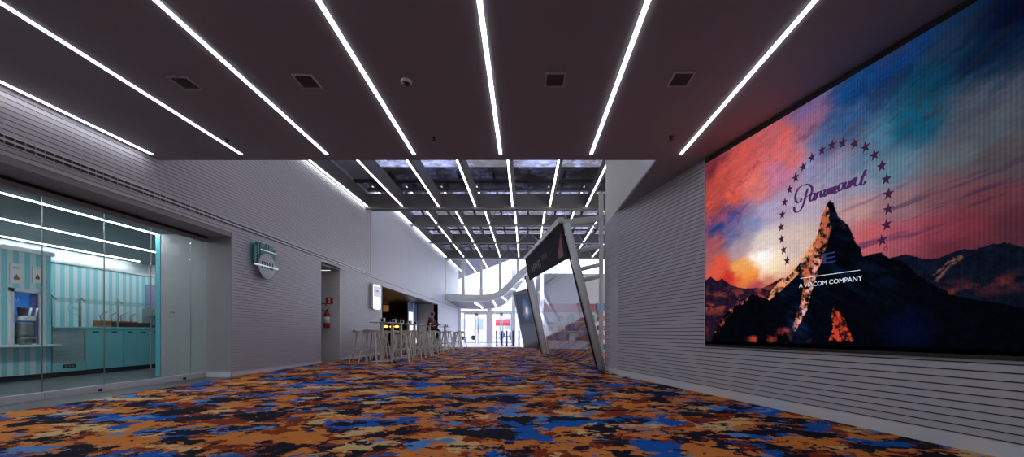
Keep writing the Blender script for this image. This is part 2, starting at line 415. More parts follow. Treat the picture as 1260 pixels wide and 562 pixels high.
def picture(U, V):
    ctl = """875 210 120 50 60;890 215 190 80 70;920 200 210 90 85;960 170 222 100 95;880 250 180 75 70;905 240 215 92 76;885 270 150 80 110
    900 268 95 85 150;930 230 228 120 108;960 215 200 120 150;975 195 218 110 108;885 282 36 66 128;900 290 86 106 160;930 275 130 140 182;950 260 172 160 190
    880 300 160 88 98;910 305 170 150 160;940 295 218 204 196;937 318 255 250 250;940 332 255 240 220;952 330 240 220 190;915 332 232 165 90;890 330 215 90 70;900 345 200 55 46
    925 345 245 150 60;950 347 200 130 100;930 353 170 70 90;1000 250 182 166 186;980 290 205 184 176;1000 200 140 150 190;1030 200 150 152 182;1020 175 80 110 155
    1050 150 60 100 150;1000 150 150 100 130;1000 130 120 100 150;1050 110 20 80 142;1100 80 24 72 140;1080 180 90 140 170;1070 230 160 160 190;1060 260 200 160 160
    1070 290 212 110 120;1100 210 112 150 172;1110 250 172 132 142;1110 290 190 100 120;1130 150 20 108 142;1150 100 16 86 120;1180 60 34 70 108;1230 50 18 46 84
    1250 20 8 18 56;1200 130 100 110 130;1240 150 108 118 130;1180 200 122 132 142;1240 190 110 100 106;1160 240 150 100 112;1220 250 142 80 92;1160 290 172 80 100
    1200 285 160 70 86;1250 280 112 60 76;1180 310 130 60 80;1350 100 60 70 90;1350 200 90 80 90;1400 280 90 50 60"""
    P = [list(map(float, q.split())) for q in ctl.replace('\n', ';').split(';') if q.strip()]
    num = np.zeros(U.shape+(3,)); den = np.zeros(U.shape)
    wu = U + .10*(fbm(U*4, V*6, 3)-.5)*2; wv = V + .09*(fbm(U*4, V*6, 4)-.5)*2
    for p in P:
        a, b = px2uz(p[0], p[1]); dd = ((wu-a)*.85)**2 + ((wv-b)*1.15)**2 + .006
        k = dd**-2.1; den += k
        for c in range(3): num[..., c] += k*p[2+c]
    C = num/den[..., None]
    # clouds
    wq = (fbm(U*6, V*6, 51, 4)-.5); n1 = fbm(U*3.2+V*.6+wq*1.6, V*9-U*1.5+wq*2.2, 11, 7, .66); n2 = fbm(U*6+3+wq*2, V*17-U*3.5, 12, 7, .68)
    c1 = np.clip((n1-.50)*8, 0, 1); c2 = np.clip((n2-.53)*10, 0, 1); dk = np.clip((.44-n1)*6, 0, 1)
    hi = np.clip((V-1.80+.25*np.clip(.6-U, -.5, .6))/.35, 0, 1)
    left = np.clip(1-U/1.05, 0, 1)
    warm = np.array([214., 92, 76]); pink = np.array([96., 78, 98]); bl = np.array([40., 66, 130])
    tint = warm*left[..., None] + pink*(1-left[..., None])
    lum = (C.mean(-1)/140)[..., None]
    amt = (c1*.55*hi)[..., None]; C = C*(1-amt) + (tint*.75*np.clip(lum, 0, 1.1)+C*.35)*amt
    amt = (c2*.50*np.clip((V-1.60+.3*np.clip(.6-U, -.5, .6))/.35, 0, 1))[..., None]; C = C*(1-amt) + (tint*.8*np.clip(lum, 0, 1.1)+C*.5)*amt
    amt = (dk*.6*np.clip((V-1.65+.3*np.clip(.6-U, -.5, .6))/.35, 0, 1))[..., None]; C = C*(1-amt) + (C*.55+bl*.28*np.clip(lum, 0, 1.1))*amt
    C = C*(.93+.14*fbm(U*20, V*60, 17, 4))[..., None]
    # low streaks on the right
    n3 = fbm(U*2.2+9, V*22-U*3, 15, 5, .55); st = np.clip((.45-n3)*7, 0, 1)*np.clip((U-1.5)/.4, 0, 1)*np.clip((1.95-V)/.3, 0, 1)
    C = C*(1-.55*st[..., None]) + np.array([70., 52, 96])*.55*st[..., None]
    # mountains
    rid = fbm(U*16, V*16, 21, 6, .62); rock = fbm(U*26+V*14, V*26-U*12, 22, 6, .7); rk2 = fbm(U*9+V*13, V*7, 23, 6, .62)
    def fill(poly, base, tex=None, amp=18):
        m = inside(U+.012*(rid-.5), V+.028*(rid-.5), poly)
        c = np.array(base)[None, None, :]*np.ones(U.shape+(3,))
        c = c*(1+ (rock[..., None]-.5)*1.3)
        C[m] = c[m]; return m
    far = [(860,345),(871,344),(876.6,340.5),(884.7,346),(890.5,342.4),(899.7,349.8),(918,355.5),(941,354),(957.6,345),(964.5,341.7),(985,350),(985,440),(860,440)]
    m = fill(far, (38,24,44))
    rc = fbm(U*7, V*18, 31, 6, .62); a, b = px2uz(890, 372)
    k = np.clip((rc-.46)*7, 0, 1)*m*np.clip(1-np.abs(V-b)/.22, 0, 1); k = k[..., None]; C[:] = C*(1-k) + np.array([176., 74, 58])*k
    fr = [(1092,319),(1100,317),(1115.6,313.3),(1138.4,318.4),(1158,317),(1184,308.5),(1204,307),(1223.8,299.4),(1241,299.4),(1258,304),(1330,310),(1450,300),(1640,330),(1640,520),(1092,440)]
    m = fill(fr, (20,27,48))
    for (x0,y0,x1,y1,wd) in ((1152,348,1186,314,.016),(1150,338,1178,318,.010),(1203,309,1208,304,.01)):
        a0 = Vector(px2uz(x0,y0)); a1 = Vector(px2uz(x1,y1)); d = a1-a0; L = d.length; d.normalize()
        t = (U-a0.x)*d.x+(V-a0.y)*d.y; e = np.abs(-(U-a0.x)*d.y+(V-a0.y)*d.x + .05*(rid-.5))
        k = (np.clip(1-e/wd, 0, 1)*((t > 0) & (t < L))*m*np.clip((rock-.38)*6, 0, 1))[..., None]; C[:] = C*(1-k) + np.array([170., 110, 96])*k
    a, b = px2uz(1215, 353); zc = b + .02*np.sin(U*5)
    k = (np.clip((fbm(U*6, V*10, 33, 6, .6)-.36)*6, 0, 1)*m*np.clip(1-np.abs(V-zc)/.085, 0, 1)*np.clip((U-2.2)/.2, 0, 1))[..., None]
    C[:] = C*(1-k) + np.array([140., 62, 62])*k
    main = [(930,450),(940,368),(948,362),(957.6,354),(976,336),(985,325.5),(992.8,315.5),(1007,294),(1014,265.6),(1019.5,251.4),(1023.8,246),(1028.4,250.7),(1033.8,265.6),(1046,276.3),
            (1051.6,290.6),(1060.5,304.8),(1064,315.5),(1081.9,312),(1087,311),(1096,317.3),(1115.6,322.7),(1127,334),(1149.8,348.3),(1172.6,361),(1204,368),(1258,378),(1400,396),(1640,410),(1640,560),(930,450)]
    m = fill(main, (6,9,19))
    teal = np.clip((rk2-.5)*5, 0, 1)*m*np.clip((V-.9)/.3, 0, 1); C[:] = C + teal[..., None]*np.array([6., 18, 34])
    f1 = [(872,440),(879,413),(890.5,390),(899.7,380),(914.8,371.8),(927.5,361.3),(939,364.8),(950,369),(962,380),(975,440)]
    mf = fill(f1, (6,7,15))
    def lit(poly, colr, th, gain=6, src=rock):
        q = inside(U+.03*(rid-.5), V+.04*(rid-.5), poly)
        k = (np.clip((src-th)*gain, 0, 1)*q)[..., None]; C[:] = C*(1-k) + np.array(colr)*k
    lit([(945,366),(956,352),(985,322),(1006,293),(1013,266),(1020,250),(1023,262),(1019,284),(1013,302),(1005,314),(989,333),(968,353),(949,369)], (232.,156,112), .36, 4.5)
    lit([(1014,266),(1020,252),(1021,268),(1026,278),(1020,300),(1014,322),(1004,338),(998,372),(988,396),(980,408),(978,400),(988,372),(992,345),(984,338),(1000,318)], (196.,108,76), .36, 5)
    lit([(1007,300),(1012,322),(1005,345),(996,380),(984,402),(984,390),(992,365),(1000,335)], (226.,170,160), .46)
    lit([(1033,258),(1046,280),(1044,292),(1034,276)], (120.,60,52), .56)
    lit([(1026,378),(1031,381),(1040,392),(1047,404),(1052,419),(1022,419),(1027,404),(1025,390)], (212.,76,50), .34, 5)
    lit([(881,410),(892,388),(901,379),(916,370),(926,363),(921,370),(906,381),(896,392),(886,412)], (180.,90,80), .48)
    lit([(868,350),(1,1),(868,351)], (0.,0,0), 2)
    rb = fbm(U*8, V*10, 41, 5)
    for x, y, ru, rv, cc in ((938,417,.20,.045,(170,66,52)),(966,412,.10,.09,(150,58,52)),(873,405,.05,.12,(90,38,32)),(1010,420,.12,.03,(90,36,40))):
        a, b = px2uz(x, y); k = (np.clip(1.3-((U-a)/ru)**2-((V-b)/rv)**2, 0, 1)*np.clip((rb-.40)*6, 0, 1))[..., None]; C[:] = C*(1-k) + np.array(cc, float)*k
    a, b = px2uz(1118, 405); k = np.clip(1-((U-a)/.22)**2-((V-b)/.19)**2, 0, 1)*.8; C[:] = C + k[..., None]*np.array([3., 8, 40])
    a, b = px2uz(985, 398); k = np.clip(1-((U-a)/.16)**2-((V-b)/.25)**2, 0, 1)*m*np.clip((rk2-.42)*5, 0, 1); C[:] = C + k[..., None]*np.array([8., 30, 60])
    # black lower border of the projected film frame
    C *= np.clip((V-.645)/.035, 0, 1)[..., None]
    C = C*(1-.26*np.clip((U-1.35)/1.2, 0, 1))[..., None]
    C = C*(1+.07*np.sin(U*2*math.pi/.024)*np.clip((U-.2)/1.5, .15, 1))[..., None]
    C = 255*(np.clip(C, 0, 255)/255)**1.10*1.02
    g_ = C.mean(-1, keepdims=True); C = g_ + (C-g_)*1.0
    return np.clip(C, 0, 255)
NU, NV = 640, 400
us = np.linspace(.012, UW-.012, NU); vs = np.linspace(Z0+.03, Z1, NV)
U, V = np.meshgrid(us, vs, indexing='ij')
C = picture(U, V)/255
C = np.where(C <= .04045, C/12.92, ((C+.055)/1.055)**2.4)
base = np.array(A0)[None, None, :] + np.array(DR)[None, None, :]*(U+S0)[..., None] + np.array(NR)[None, None, :]*.022
base[..., 2] = V
SL = RW(S0, Z0)
me = bpy.data.meshes.new('picture')
co_ = (base - np.array(SL)).reshape(-1, 3)
idx = np.arange(NU*NV).reshape(NU, NV)
q = np.stack([idx[:-1,:-1], idx[:-1,1:], idx[1:,1:], idx[1:,:-1]], -1).reshape(-1, 4)
me.from_pydata(co_.tolist(), [], q.tolist()); me.update()
at_ = me.color_attributes.new('picture', 'FLOAT_COLOR', 'POINT')
at_.data.foreach_set('color', np.concatenate([C.reshape(-1,3), np.ones((NU*NV,1))], 1).ravel().astype(np.float32))
ms = bpy.data.materials.new('lit_led_picture'); ms.use_nodes = True; nt = ms.node_tree; nt.nodes.clear()
an = nt.nodes.new('ShaderNodeAttribute'); an.attribute_name = 'picture'
em = nt.nodes.new('ShaderNodeEmission'); em.inputs[1].default_value = 1.0; nt.links.new(an.outputs['Color'], em.inputs[0])
ou = nt.nodes.new('ShaderNodeOutputMaterial'); nt.links.new(em.outputs[0], ou.inputs[0]); me.materials.append(ms)
vw = empty('video_wall', SL)
tag(vw, 'huge lit video screen of a sunset mountain peak ringed by stars on the right slat wall', 'screen')
o = bpy.data.objects.new('picture', me); col.objects.link(o); o.parent = vw
def on_screen(name, mb, m):
    o = mb.build(name, m, loc=SL); o.location = (0,0,0); o.parent = vw; return o
fb = MB(); fb.prism([RW(S0,Z0,.018), RW(S0+UW,Z0,.018), RW(S0+UW,Z0,-.09), RW(S0,Z0,-.09)], (0,0,2.38))
on_screen('casing', fb, M['black'])
def SP(px, py, out=.024): u, z = px2uz(px, py); return RW(S0+u, z, out)
M['star'] = emission('lit_plum', lin(62,30,58), 1); M['script'] = emission('lit_indigo', lin(70,40,88), 1)
M['lit_white'] = emission('lit_white', lin(225,230,240), 1); M['ghost'] = emission('lit_dim_blue', lin(40,56,104), 1)
stars = [(83,457),(71,422),(65,386),(63,347),(67,306),(75,265),(91,223),(111,184),(136,149),(165,118),(198,94),(232,77),(267,70),(306,73),(342,84),(372,110),(396,146),(411,189),(418,238),(418,288),(412,339),(397,390)]
for i, (a, b) in enumerate(stars):
    u, z = px2uz(940+a/2.678, 150+b/2.678); r = .050
    P = []
    for k in range(10):
        rr = r if k % 2 == 0 else r*.40; t = math.pi/2 + k*math.pi/5 + .12*math.sin(i)
        P.append(RW(S0+u+rr*math.cos(t)*.80, z+rr*math.sin(t), .0235))
    on_screen('star', MB().prism(P, NR*.001), M['star'])
# script lettering on the screen, as pen strokes
def stroke(mb, pts, w, out=.0238):
    P = [Vector(px2uz(970+x/8.029, 200+y/8.029)) for x, y in pts]
    Q = []
    for i in range(len(P)-1):
        p0 = P[max(i-1,0)]; p1 = P[i]; p2 = P[i+1]; p3 = P[min(i+2,len(P)-1)]
        for k in range(6):
            t = k/6; Q.append(.5*((2*p1)+(p2-p0)*t+(2*p0-5*p1+4*p2-p3)*t*t+(3*p1-p0-3*p2+p3)*t**3))
    Q.append(P[-1])
    n = len(mb.v)
    for i, p in enumerate(Q):
        d = (Q[min(i+1,len(Q)-1)]-Q[max(i-1,0)]).normalized(); nn = Vector((-d.y, d.x))
        ww = w*(.35+.75*abs(d.y)**1.5)*(.6 if i in (0, len(Q)-1) else 1)/2
        for s in (-1, 1):
            a = p+nn*ww*s; mb.v.append(RW(S0+a.x, a.y, out))
    for i in range(len(Q)-1): mb.f.append((n+2*i, n+2*i+1, n+2*i+3, n+2*i+2))
wd = .023
letters = [
  [[(78,435),(82,478),(108,492),(145,462),(170,410),(188,345),(202,290),(214,255)], [(152,352),(138,385),(112,398),(92,370),(92,320),(118,262),(165,225),(215,218),(250,242),(256,280),(236,318),(205,335),(186,330)]],
  [[(282,305),(255,308),(236,345),(240,380),(258,372),(276,335),(290,300)], [(290,298),(276,345),(282,372),(300,355)]],
  [[(312,290),(300,352)], [(304,328),(318,298),(338,286),(342,296)]],
  [[(378,272),(352,284),(340,318),(346,340),(362,328),(378,296),(388,268)], [(388,266),(374,310),(382,334),(400,315)]],
  [[(414,260),(400,325)], [(404,300),(420,262),(436,256),(438,270),(426,318)], [(430,292),(446,254),(462,248),(464,262),(452,310)], [(456,284),(472,246),(488,240),(490,252),(478,296),(490,302),(508,285)]],
  [[(552,206),(528,218),(516,252),(526,280),(546,270),(564,238),(566,212),(548,204)]],
  [[(592,190),(578,240),(588,262),(606,245),(622,208),(630,176)], [(630,176),(616,228),(626,246),(642,230)]],
  [[(658,166),(642,232)], [(648,205),(664,166),(684,152),(688,166),(676,214),(692,230),(716,222),(738,200)]],
  [[(790,70),(772,112),(748,170),(738,208),(752,222),(774,208),(788,182)], [(742,138),(772,130),(800,120)]],
]
for L in letters:
    sm = MB()
    for k, s in enumerate(L): stroke(sm, s, wd)
    on_screen('script_letter', sm, M['script'])
def text_mesh(body, size, m, name, fn, parent=None, loc=None, ext=.0):
    cu = bpy.data.curves.new(name, 'FONT'); cu.body = body; cu.size = size; cu.align_x = 'CENTER'; cu.align_y = 'CENTER'; cu.extrude = ext; cu.resolution_u = 4
    t = bpy.data.objects.new(name, cu); col.objects.link(t)
    dg = bpy.context.evaluated_depsgraph_get(); me = bpy.data.meshes.new_from_object(t.evaluated_get(dg))
    bpy.data.objects.remove(t)
    for v in me.vertices: v.co = Vector(fn(v.co))
    if loc:
        for v in me.vertices: v.co -= Vector(loc)
    me.materials.clear(); me.materials.append(m)
    o = bpy.data.objects.new(name, me); col.objects.link(o)
    if parent: o.parent = parent
    return o
uc, zc = px2uz(1025, 347)
u0, _ = px2uz(987.5, 350); u1, _ = px2uz(1061.5, 342)
text_mesh('A VIACOM COMPANY', .055, M['lit_white'], 'lettering', lambda c: RW(S0+(u0+u1)/2+c.x*(u1-u0)/.516, zc+c.y*1.0, .024), vw, SL)
ln = MB(); a = px2uz(987.5, 342.8); b = px2uz(1061, 332.6)
ln.prism([RW(S0+a[0],a[1],.0235), RW(S0+b[0],b[1],.0235), RW(S0+b[0],b[1]+.0045,.0235), RW(S0+a[0],a[1]+.0045,.0235)], NR*.001); on_screen('rule', ln, M['lit_white'])
a = px2uz(1022, 318)
text_mesh('E', .13, M['ghost'], 'ghost_letter', lambda c: RW(S0+a[0]+c.x*2.2, a[1]+c.y, .024), vw, SL)
rg = MB(); uu, zz = px2uz(1093, 306)
rg.tube([RW(S0+uu+.012*math.cos(t), zz+.014*math.sin(t), .0245) for t in [k*math.pi/6 for k in range(12)]], .0028, 4, True); on_screen('registered_mark', rg, M['star'])

# ------------------------------------------------------------------ slab ceiling lights
names = ['first', 'second', 'third', 'fourth', 'fifth', 'sixth', 'seventh', 'eighth']
def light_bar(x, y0, y1, z, m, label, group, w=.042, name='ceiling_light', depth=.02):
    t = empty(name, (x,(y0+y1)/2,z)); tag(t, label, 'light', group)
    L = (y1-y0)/2
    MB().box(-w/2-.004, w/2+.004, -L, L, .001, depth).build('housing', M['white_metal'], t)
    MB().box(-w/2, w/2, -L+.005, L-.005, -.003, .003).build('diffuser', m, t)
    return t
for i, x in enumerate((-5.0, -3.742, -2.574, -1.419, -.308, .820, 1.904)):
    z = cz(x) - .004; y1 = F*(z-CH)/219
    lab = 'thin white ceiling light line grazing the left slat wall' if i == 0 else 'long white light line in the brown ceiling, %s out from the left slat wall' % names[i-1]
    light_bar(x, -1.9, y1, z, M['strip'], lab, 'long ceiling light lines', depth=.06, w=.032)
def ceil_at(px, py):
    k = (px-CX)/(HY-py); h = 2.241/(1+.0304*k); return k*h, F*h/(HY-py), CH+h
for px, py, lab in ((228,101,'square ceiling vent between the two light lines next to the shop'),(378,99,'square ceiling vent between the second and third light lines'),
                    (683,97,'square ceiling vent between the fourth and fifth light lines'),(838,96,'square ceiling vent nearest the big screen')):
    x, y, z = ceil_at(px, py)
    t = empty('ceiling_vent', (x,y,z-.004)); tag(t, lab, 'vent', 'square ceiling vents')
    f = MB()
    for a in ((-.09,.09,-.10,-.085),(-.09,.09,.085,.10),(-.09,-.075,-.085,.085),(.075,.09,-.085,.085)): f.box(a[0],a[1],a[2],a[3],-.012,.004)
    f.build('frame', mat('vent_frame', lin(186,178,182), .6), t)
    g = MB().box(-.075,.075,-.085,.085,-.001,.003)
    for k in range(8): g.box(-.073,.073,-.08+k*.021,-.071+k*.021,-.008,-.001)
    g.build('grille', mat('vent_grille_brown', lin(96,88,92), .6), t)
x, y, z = ceil_at(500, 99)
t = empty('smoke_detector', (x,y,z)); tag(t, 'white round smoke detector on the brown ceiling', 'smoke detector')
MB().lathe([(.048,0),(.05,-.008),(.05,-.022),(.04,-.026)]).build('base', M['white_metal'], t, True)
MB().lathe([(.03,-.026),(.032,-.036),(.022,-.05),(.008,-.054)]).build('cap', M['darksteel'], t, True)
for px, py, lab in ((279,172,'small sprinkler head beside the light line nearest the shop'),(534,169,'small sprinkler head in the middle of the ceiling near its edge'),(826,168,'small sprinkler head beside the light line nearest the screen')):
    x, y, z = ceil_at(px, py)
    t = empty('sprinkler', (x,y,z)); tag(t, lab, 'sprinkler', 'ceiling sprinklers')
    MB().lathe([(.03,0),(.03,-.006),(.012,-.008),(.01,-.03),(.022,-.032),(.022,-.037)], seg=12).build('head', M['darksteel'], t, True)

# ------------------------------------------------------------------ glazed roof
XS = [-5.04, -3.92, -2.76, -1.59, -.40, .79, 1.96, 3.12, 4.29]
BAYS = [(5.9, 13.0, 4.80, 7), (13.35, 18.1, 5.60, 9), (18.4, 21.65, 5.60, 9), (21.95, 26.0, 5.60, 9)]
bayname = ['the first roof bay', 'the second roof bay', 'the third roof bay', 'the last roof bay']
for bi, (y0, y1, z, n) in enumerate(BAYS):
    if bi == 0: x1r = 4.9
    else: x1r = 9.0
    b = empty('roof_bay_frame', ((XS[0]+x1r)/2,(y0+y1)/2,z)); struct(b, 'grey steel beams of the glazed roof, %s' % bayname[bi], 'roof')
    for xi, x in enumerate(XS + ([5.45, 6.6, 7.8] if bi else [3.12, 4.29])[0:3 if bi else 0]):
        if bi == 0 and xi > 6: pass
        m = MB().box(x-.07+(.09 if xi else .02), x+.07+(.03 if xi else .0), y0, y1, z+.012, z+.36)
        o = m.build('beam', M['steel_paint'], b, loc=((XS[0]+x1r)/2,(y0+y1)/2,z)); o.location = (0,0,0)
    m = MB().box(-5.1, x1r, y1, y1+.14, z-.06, z+.42)
    o = m.build('cross_beam', M['steel_paint'], b, loc=((XS[0]+x1r)/2,(y0+y1)/2,z)); o.location = (0,0,0)
    if bi < 3:
        m = MB().tube([(-5.05,y1+.42,z+.03),(x1r,y1+.42,z+.03)], .055, 10)
        o = m.build('tie_tube', M['alu'], b, smooth=True, loc=((XS[0]+x1r)/2,(y0+y1)/2,z)); o.location = (0,0,0)
    # secondary dark bars carrying the panes
    m = MB()
    k = y0+.9
    while k < y1-.2:
        m.box(-5.1, x1r, k, k+.16 if bi == 0 else k+.10, z+.46, z+.52); k += 1.75 if bi == 0 else 1.7
    for x in (XS[:-1] if bi else []): m.box(x+.50, x+.58, y0, y1, z+.42, z+.50)
    o = m.build('glazing_bar', M['darksteel'], b, loc=((XS[0]+x1r)/2,(y0+y1)/2,z)); o.location = (0,0,0)
    if bi:
        m = MB()
        for i in range(len(XS)-1):
            if (i+bi) % 2 == 0:
                m.tube([(XS[i],y0,z+.3),(XS[i+1],y1,z-.02)], .012, 5); m.tube([(XS[i+1],y0,z+.3),(XS[i],y1,z-.02)], .012, 5)
        o = m.build('brace_rod', M['alu'], b, loc=((XS[0]+x1r)/2,(y0+y1)/2,z)); o.location = (0,0,0)
    struct(MB().poly((-5.3,y0-.1,z+.57),(x1r,y0-.1,z+.57),(x1r,y1+.3,z+.57),(-5.3,y1+.3,z+.57)).build('roof_glass', M['roofglass']), 'mottled glass panes over %s' % bayname[bi], 'roof')
    for i, x in enumerate(XS[:n]):
        if bi == 0 and x > 4.5: continue
        a = y0+.05
        light_bar(x, a, y1-.03, z, M['strip_roof'],
                  'light line of %s, %s from the left wall' % (bayname[bi], names[i] if i < 8 else 'ninth'), 'roof beam light lines', w=.042)
struct(MB().box(-5.35, 9, 13.14, 13.3, 5.36, 5.46).build('trim_3', M['darksteel']), 'dark upstand where the glazed roof steps up', 'trim')
struct(MB().box(-5.4, 1.9, 5.3, 5.9, 3.5, 6.0).build('wall_fascia', M['plaster']), 'fascia above the ceiling slab edge', 'wall')
struct(MB().box(4.9, 5.1, 5.9, 13.2, 3.0, 6.2).box(9.0, 9.2, 8, 31, -.05, 6.4).box(1.86, 9.2, 7.9, 8.0, 2.99, 5.5).build('wall_far_right', M['plaster']), 'white wall behind the snack kiosk', 'wall')

# ------------------------------------------------------------------ entrance facade
YF = 26.2
def FP(px, py, Y=YF): return ((px-CX)/F*Y, Y, CH+(HY-py)/F*Y)
rail = [(546,365.5),(590,366.5),(602,365.5),(611,363),(619,358.5),(627,351),(634,343.5),(641,336.5),(649,330),(662,320.5),(678,311),(700,301)]
def smooth_path(P, n=5):
    Q = []; P = [Vector(p) for p in P]
    for i in range(len(P)-1):
        p0 = P[max(i-1,0)]; p1 = P[i]; p2 = P[i+1]; p3 = P[min(i+2,len(P)-1)]
        for k in range(n):
            t = k/n; Q.append(.5*((2*p1)+(p2-p0)*t+(2*p0-5*p1+4*p2-p3)*t*t+(3*p1-p0-3*p2+p3)*t**3))
    Q.append(P[-1]); return Q
ra = smooth_path([FP(*p) for p in rail])
def band(path, h, d, name, m, parent=None):
    """ribbon beam of height h, depth d (along Y) following path in an XZ plane"""
    mb = MB(); n = len(path)
    for i, p in enumerate(path):
        t = (path[min(i+1,n-1)]-path[max(i-1,0)]).normalized(); nn = Vector((-t.z,0,t.x))
        for (a, b) in ((-1,0),(1,0),(1,1),(-1,1)): mb.v.append(tuple(p+nn*a*h/2+Vector((0,b*d,0))))
    for i in range(n-1):
        for k in range(4): mb.f.append((i*4+k, i*4+(k+1) % 4, (i+1)*4+(k+1) % 4, (i+1)*4+k))
    mb.f.append((3,2,1,0)); mb.f.append(tuple((n-1)*4+k for k in range(4)))
    return mb.build(name, m, parent)
w1 = empty('window_1'); struct(w1, 'tall glazed screen over the entrance with a curved grey sill', 'window')
band(ra, .42, .35, 'sill_band', M['frame'], w1)
rb_ = [p+Vector((0,-.08,-.05)) for p in ra]; band(rb_, .10, .08, 'sill_lip', M['white_metal'], w1)
for px, pb in ((547.5,366),(569.8,366),(592,366),(615,361),(637,340),(660,322)):
    x = (px-CX)/F*YF; zb = CH+(HY-pb)/F*YF
    MB().box(x-.09, x+.09, YF+.02, YF+.2, zb, 5.56).build('mullion', M['frame'], w1)
MB().box(-5.3, 9, YF-.05, YF+.25, 5.5, 6.35).build('head_rail', M['frame'], w1)
gm = MB(); up = [tuple(p+Vector((0,.12,0))) for p in ra]
n = len(up)
for i in range(n-1):
    gm.poly(up[i], up[i+1], (up[i+1][0], up[i+1][1], 5.55), (up[i][0], up[i][1], 5.55))
gm.build('pane', M['facade_glass'], w1)
# soffit between the curved sill and the door plane
rail2 = [(546,377),(590,378.5),(602,378),(613,376),(622,371),(630,362),(637,352),(644,343),(652,335),(664,325),(680,315),(702,304)]
YB = 30.9
r2 = smooth_path([FP(p[0], p[1], YB) for p in rail2])
sm = MB()
for i in range(len(ra)-1):
    a, b = ra[i]+Vector((0,.3,-.2)), ra[i+1]+Vector((0,.3,-.2)); sm.poly(a, b, r2[i+1], r2[i])
struct(sm.build('ceiling_entrance', M['steel_paint'], smooth=True), 'curved soffit sweeping up over the entrance doors', 'ceiling')
band([p+Vector((0,-.05,0)) for p in r2], .22, .2, 'trim_5', M['white_metal']); struct(bpy.data.objects['trim_5'], 'white curved edge above the doors', 'trim')
for k, i in enumerate((4, 12, 19, 26, 33)):
    a = ra[min(i,len(ra)-1)]+Vector((0,.6,-.26)); b = r2[min(i+2,len(r2)-1)]+Vector((0,-.5,-.05))
    t = MB().tube([a, b], .028, square=True).build('ceiling_light', M['strip_roof']); tag(t, 'short light line on the curved entrance soffit, %s from the left wall' % names[k], 'light', 'soffit light lines')
# doors
YD = 31.0
fr = MB()
def XD(px): return (px-CX)/F*YD
posts = [(565,.24),(602,.30),(632,.30),(662,.3)]
wf = empty('window_2'); struct(wf, 'white frame and clerestory glazing around the entrance doors', 'window')
for px, ww in posts: MB().box(XD(px)-ww/2, XD(px)+ww/2, YD, YD+.15, 0, 6.0 if px > 610 else 2.75).build('post', M['white_metal'], wf)
MB().box(-5.1, 9, YD-.02, YD+.15, 2.27, 2.40).build('transom', M['white_metal'], wf)
MB().box(-5.1, 9, YD+.05, YD+.07, 2.40, 6.2).build('clerestory_pane', M['facade_glass'], wf)
MB().box(XD(632)+.2, 9, YD+.05, YD+.07, 0, 2.27).build('side_pane', M['facade_glass'], wf)
leaves = [(571,585.6),(587.4,599.7),(604.3,616.2),(617.8,629.7)]
for i, (a, b) in enumerate(leaves):
    xa, xb = XD(a), XD(b); d = empty('door_%d' % (i+1), ((xa+xb)/2, YD+.05, 0)); struct(d, 'white framed glass entrance door, %s from the left wall' % names[i], 'door')
    h = (xb-xa)/2
    for nm, q in (('stile',(-h,-h+.07,0,2.26)),('stile',(h-.07,h,0,2.26)),('top_rail',(-h+.07,h-.07,2.16,2.26)),('bottom_rail',(-h+.07,h-.07,0,.10))):
        MB().box(q[0],q[1],-.03,.03,q[2],q[3]).build(nm, M['white_metal'], d)
    MB().box(-h+.07,h-.07,-.008,.008,.10,2.16).build('pane', M['facade_glass'], d)
    s = 1 if i % 2 == 0 else -1
    MB().tube([(s*(h-.10),-.06,.8),(s*(h-.10),-.06,1.4)], .018, 8).build('handle', M['alu'], d)
for px, lab in ((586.5,'left pair'),(617,'right pair')):
    x = XD(px); t = MB().prism([(x-.13,YD-.06,2.26),(x+.13,YD-.06,2.26),(x+.07,YD-.06,2.08),(x-.07,YD-.06,2.08)], (0,.05,0)).build('exit_sticker', M['green'])
    tag(t, 'small green door marker where the %s of glass doors meets' % lab, 'door marker', 'green door markers')
for k, (px, py) in enumerate(((611.2,424.9),(617.6,424.2),(623.7,425.6),(631.3,424.9),(638.5,426))):
    Y = CH*F/(py-HY); x = (px-CX)/F*Y
    b = empty('bollard', (x,Y,0)); tag(b, 'slim dark barrier post before the doors, %s from the left of its row' % names[k], 'barrier post', 'dark barrier posts')
    MB().lathe([(.16,0),(.16,.012),(.05,.02),(.03,.03)], seg=16).build('base', M['darksteel'], b, True)
    MB().lathe([(.045,.02),(.045,.84),(.055,.85),(.055,.88),(.02,.89)], seg=14).build('pole', M['darksteel'], b, True)

# outside: slab for the reflected roof, buildings, scooters
g = MB().prism([(-5.4,26.5,5.62),(-.7,26.5,5.62),(-9.5,44,5.62),(-14,44,5.62)], (0,0,.2))  # roof reflected in the facade glass, built as a dark slab outside
tag(g.build('canopy', M['darksteel']), 'grey pointed roof reflection built as a slab outside the entrance glazing', 'canopy')
for i, (x, ye) in enumerate(((-5.0,33.5),(-3.9,32.5),(-2.8,30.5))):
    light_bar(x, 27, ye, 5.60, M['strip_roof'], 'roof light line reflected in the entrance glazing, %s from the left wall' % names[i], 'reflected roof light lines', w=.06)  # reflections of the roof light lines, built as glowing bars
def building(x0, x1, y0, y1, h, m, label, floors, nw):
    b = empty('building', ((x0+x1)/2, y0, 0)); tag(b, label, 'building')
    L = (x1-x0)/2
    MB().box(-L, L, 0, y1-y0, -.05, h).build('wall', m, b)
    MB().box(-L-.3, L+.3, -.3, y1-y0, h, h+.4).build('cornice', M['outwall'], b)
    for f in range(floors):
        for k in range(nw):
            xx = -L + (k+.5)*2*L/nw; zz = 1.2+f*3.4
            MB().box(xx-.6, xx+.6, -.06, .05, zz, zz+1.7).build('window', M['blue_glass'], b)
M['blue_glass'] = mat('pale_blue_window', lin(150,170,190), .2)
building(-22, -5.6, 62, 72, 7.0, M['terracotta'], 'pinkish low building across the street seen through the left glazing', 2, 6)
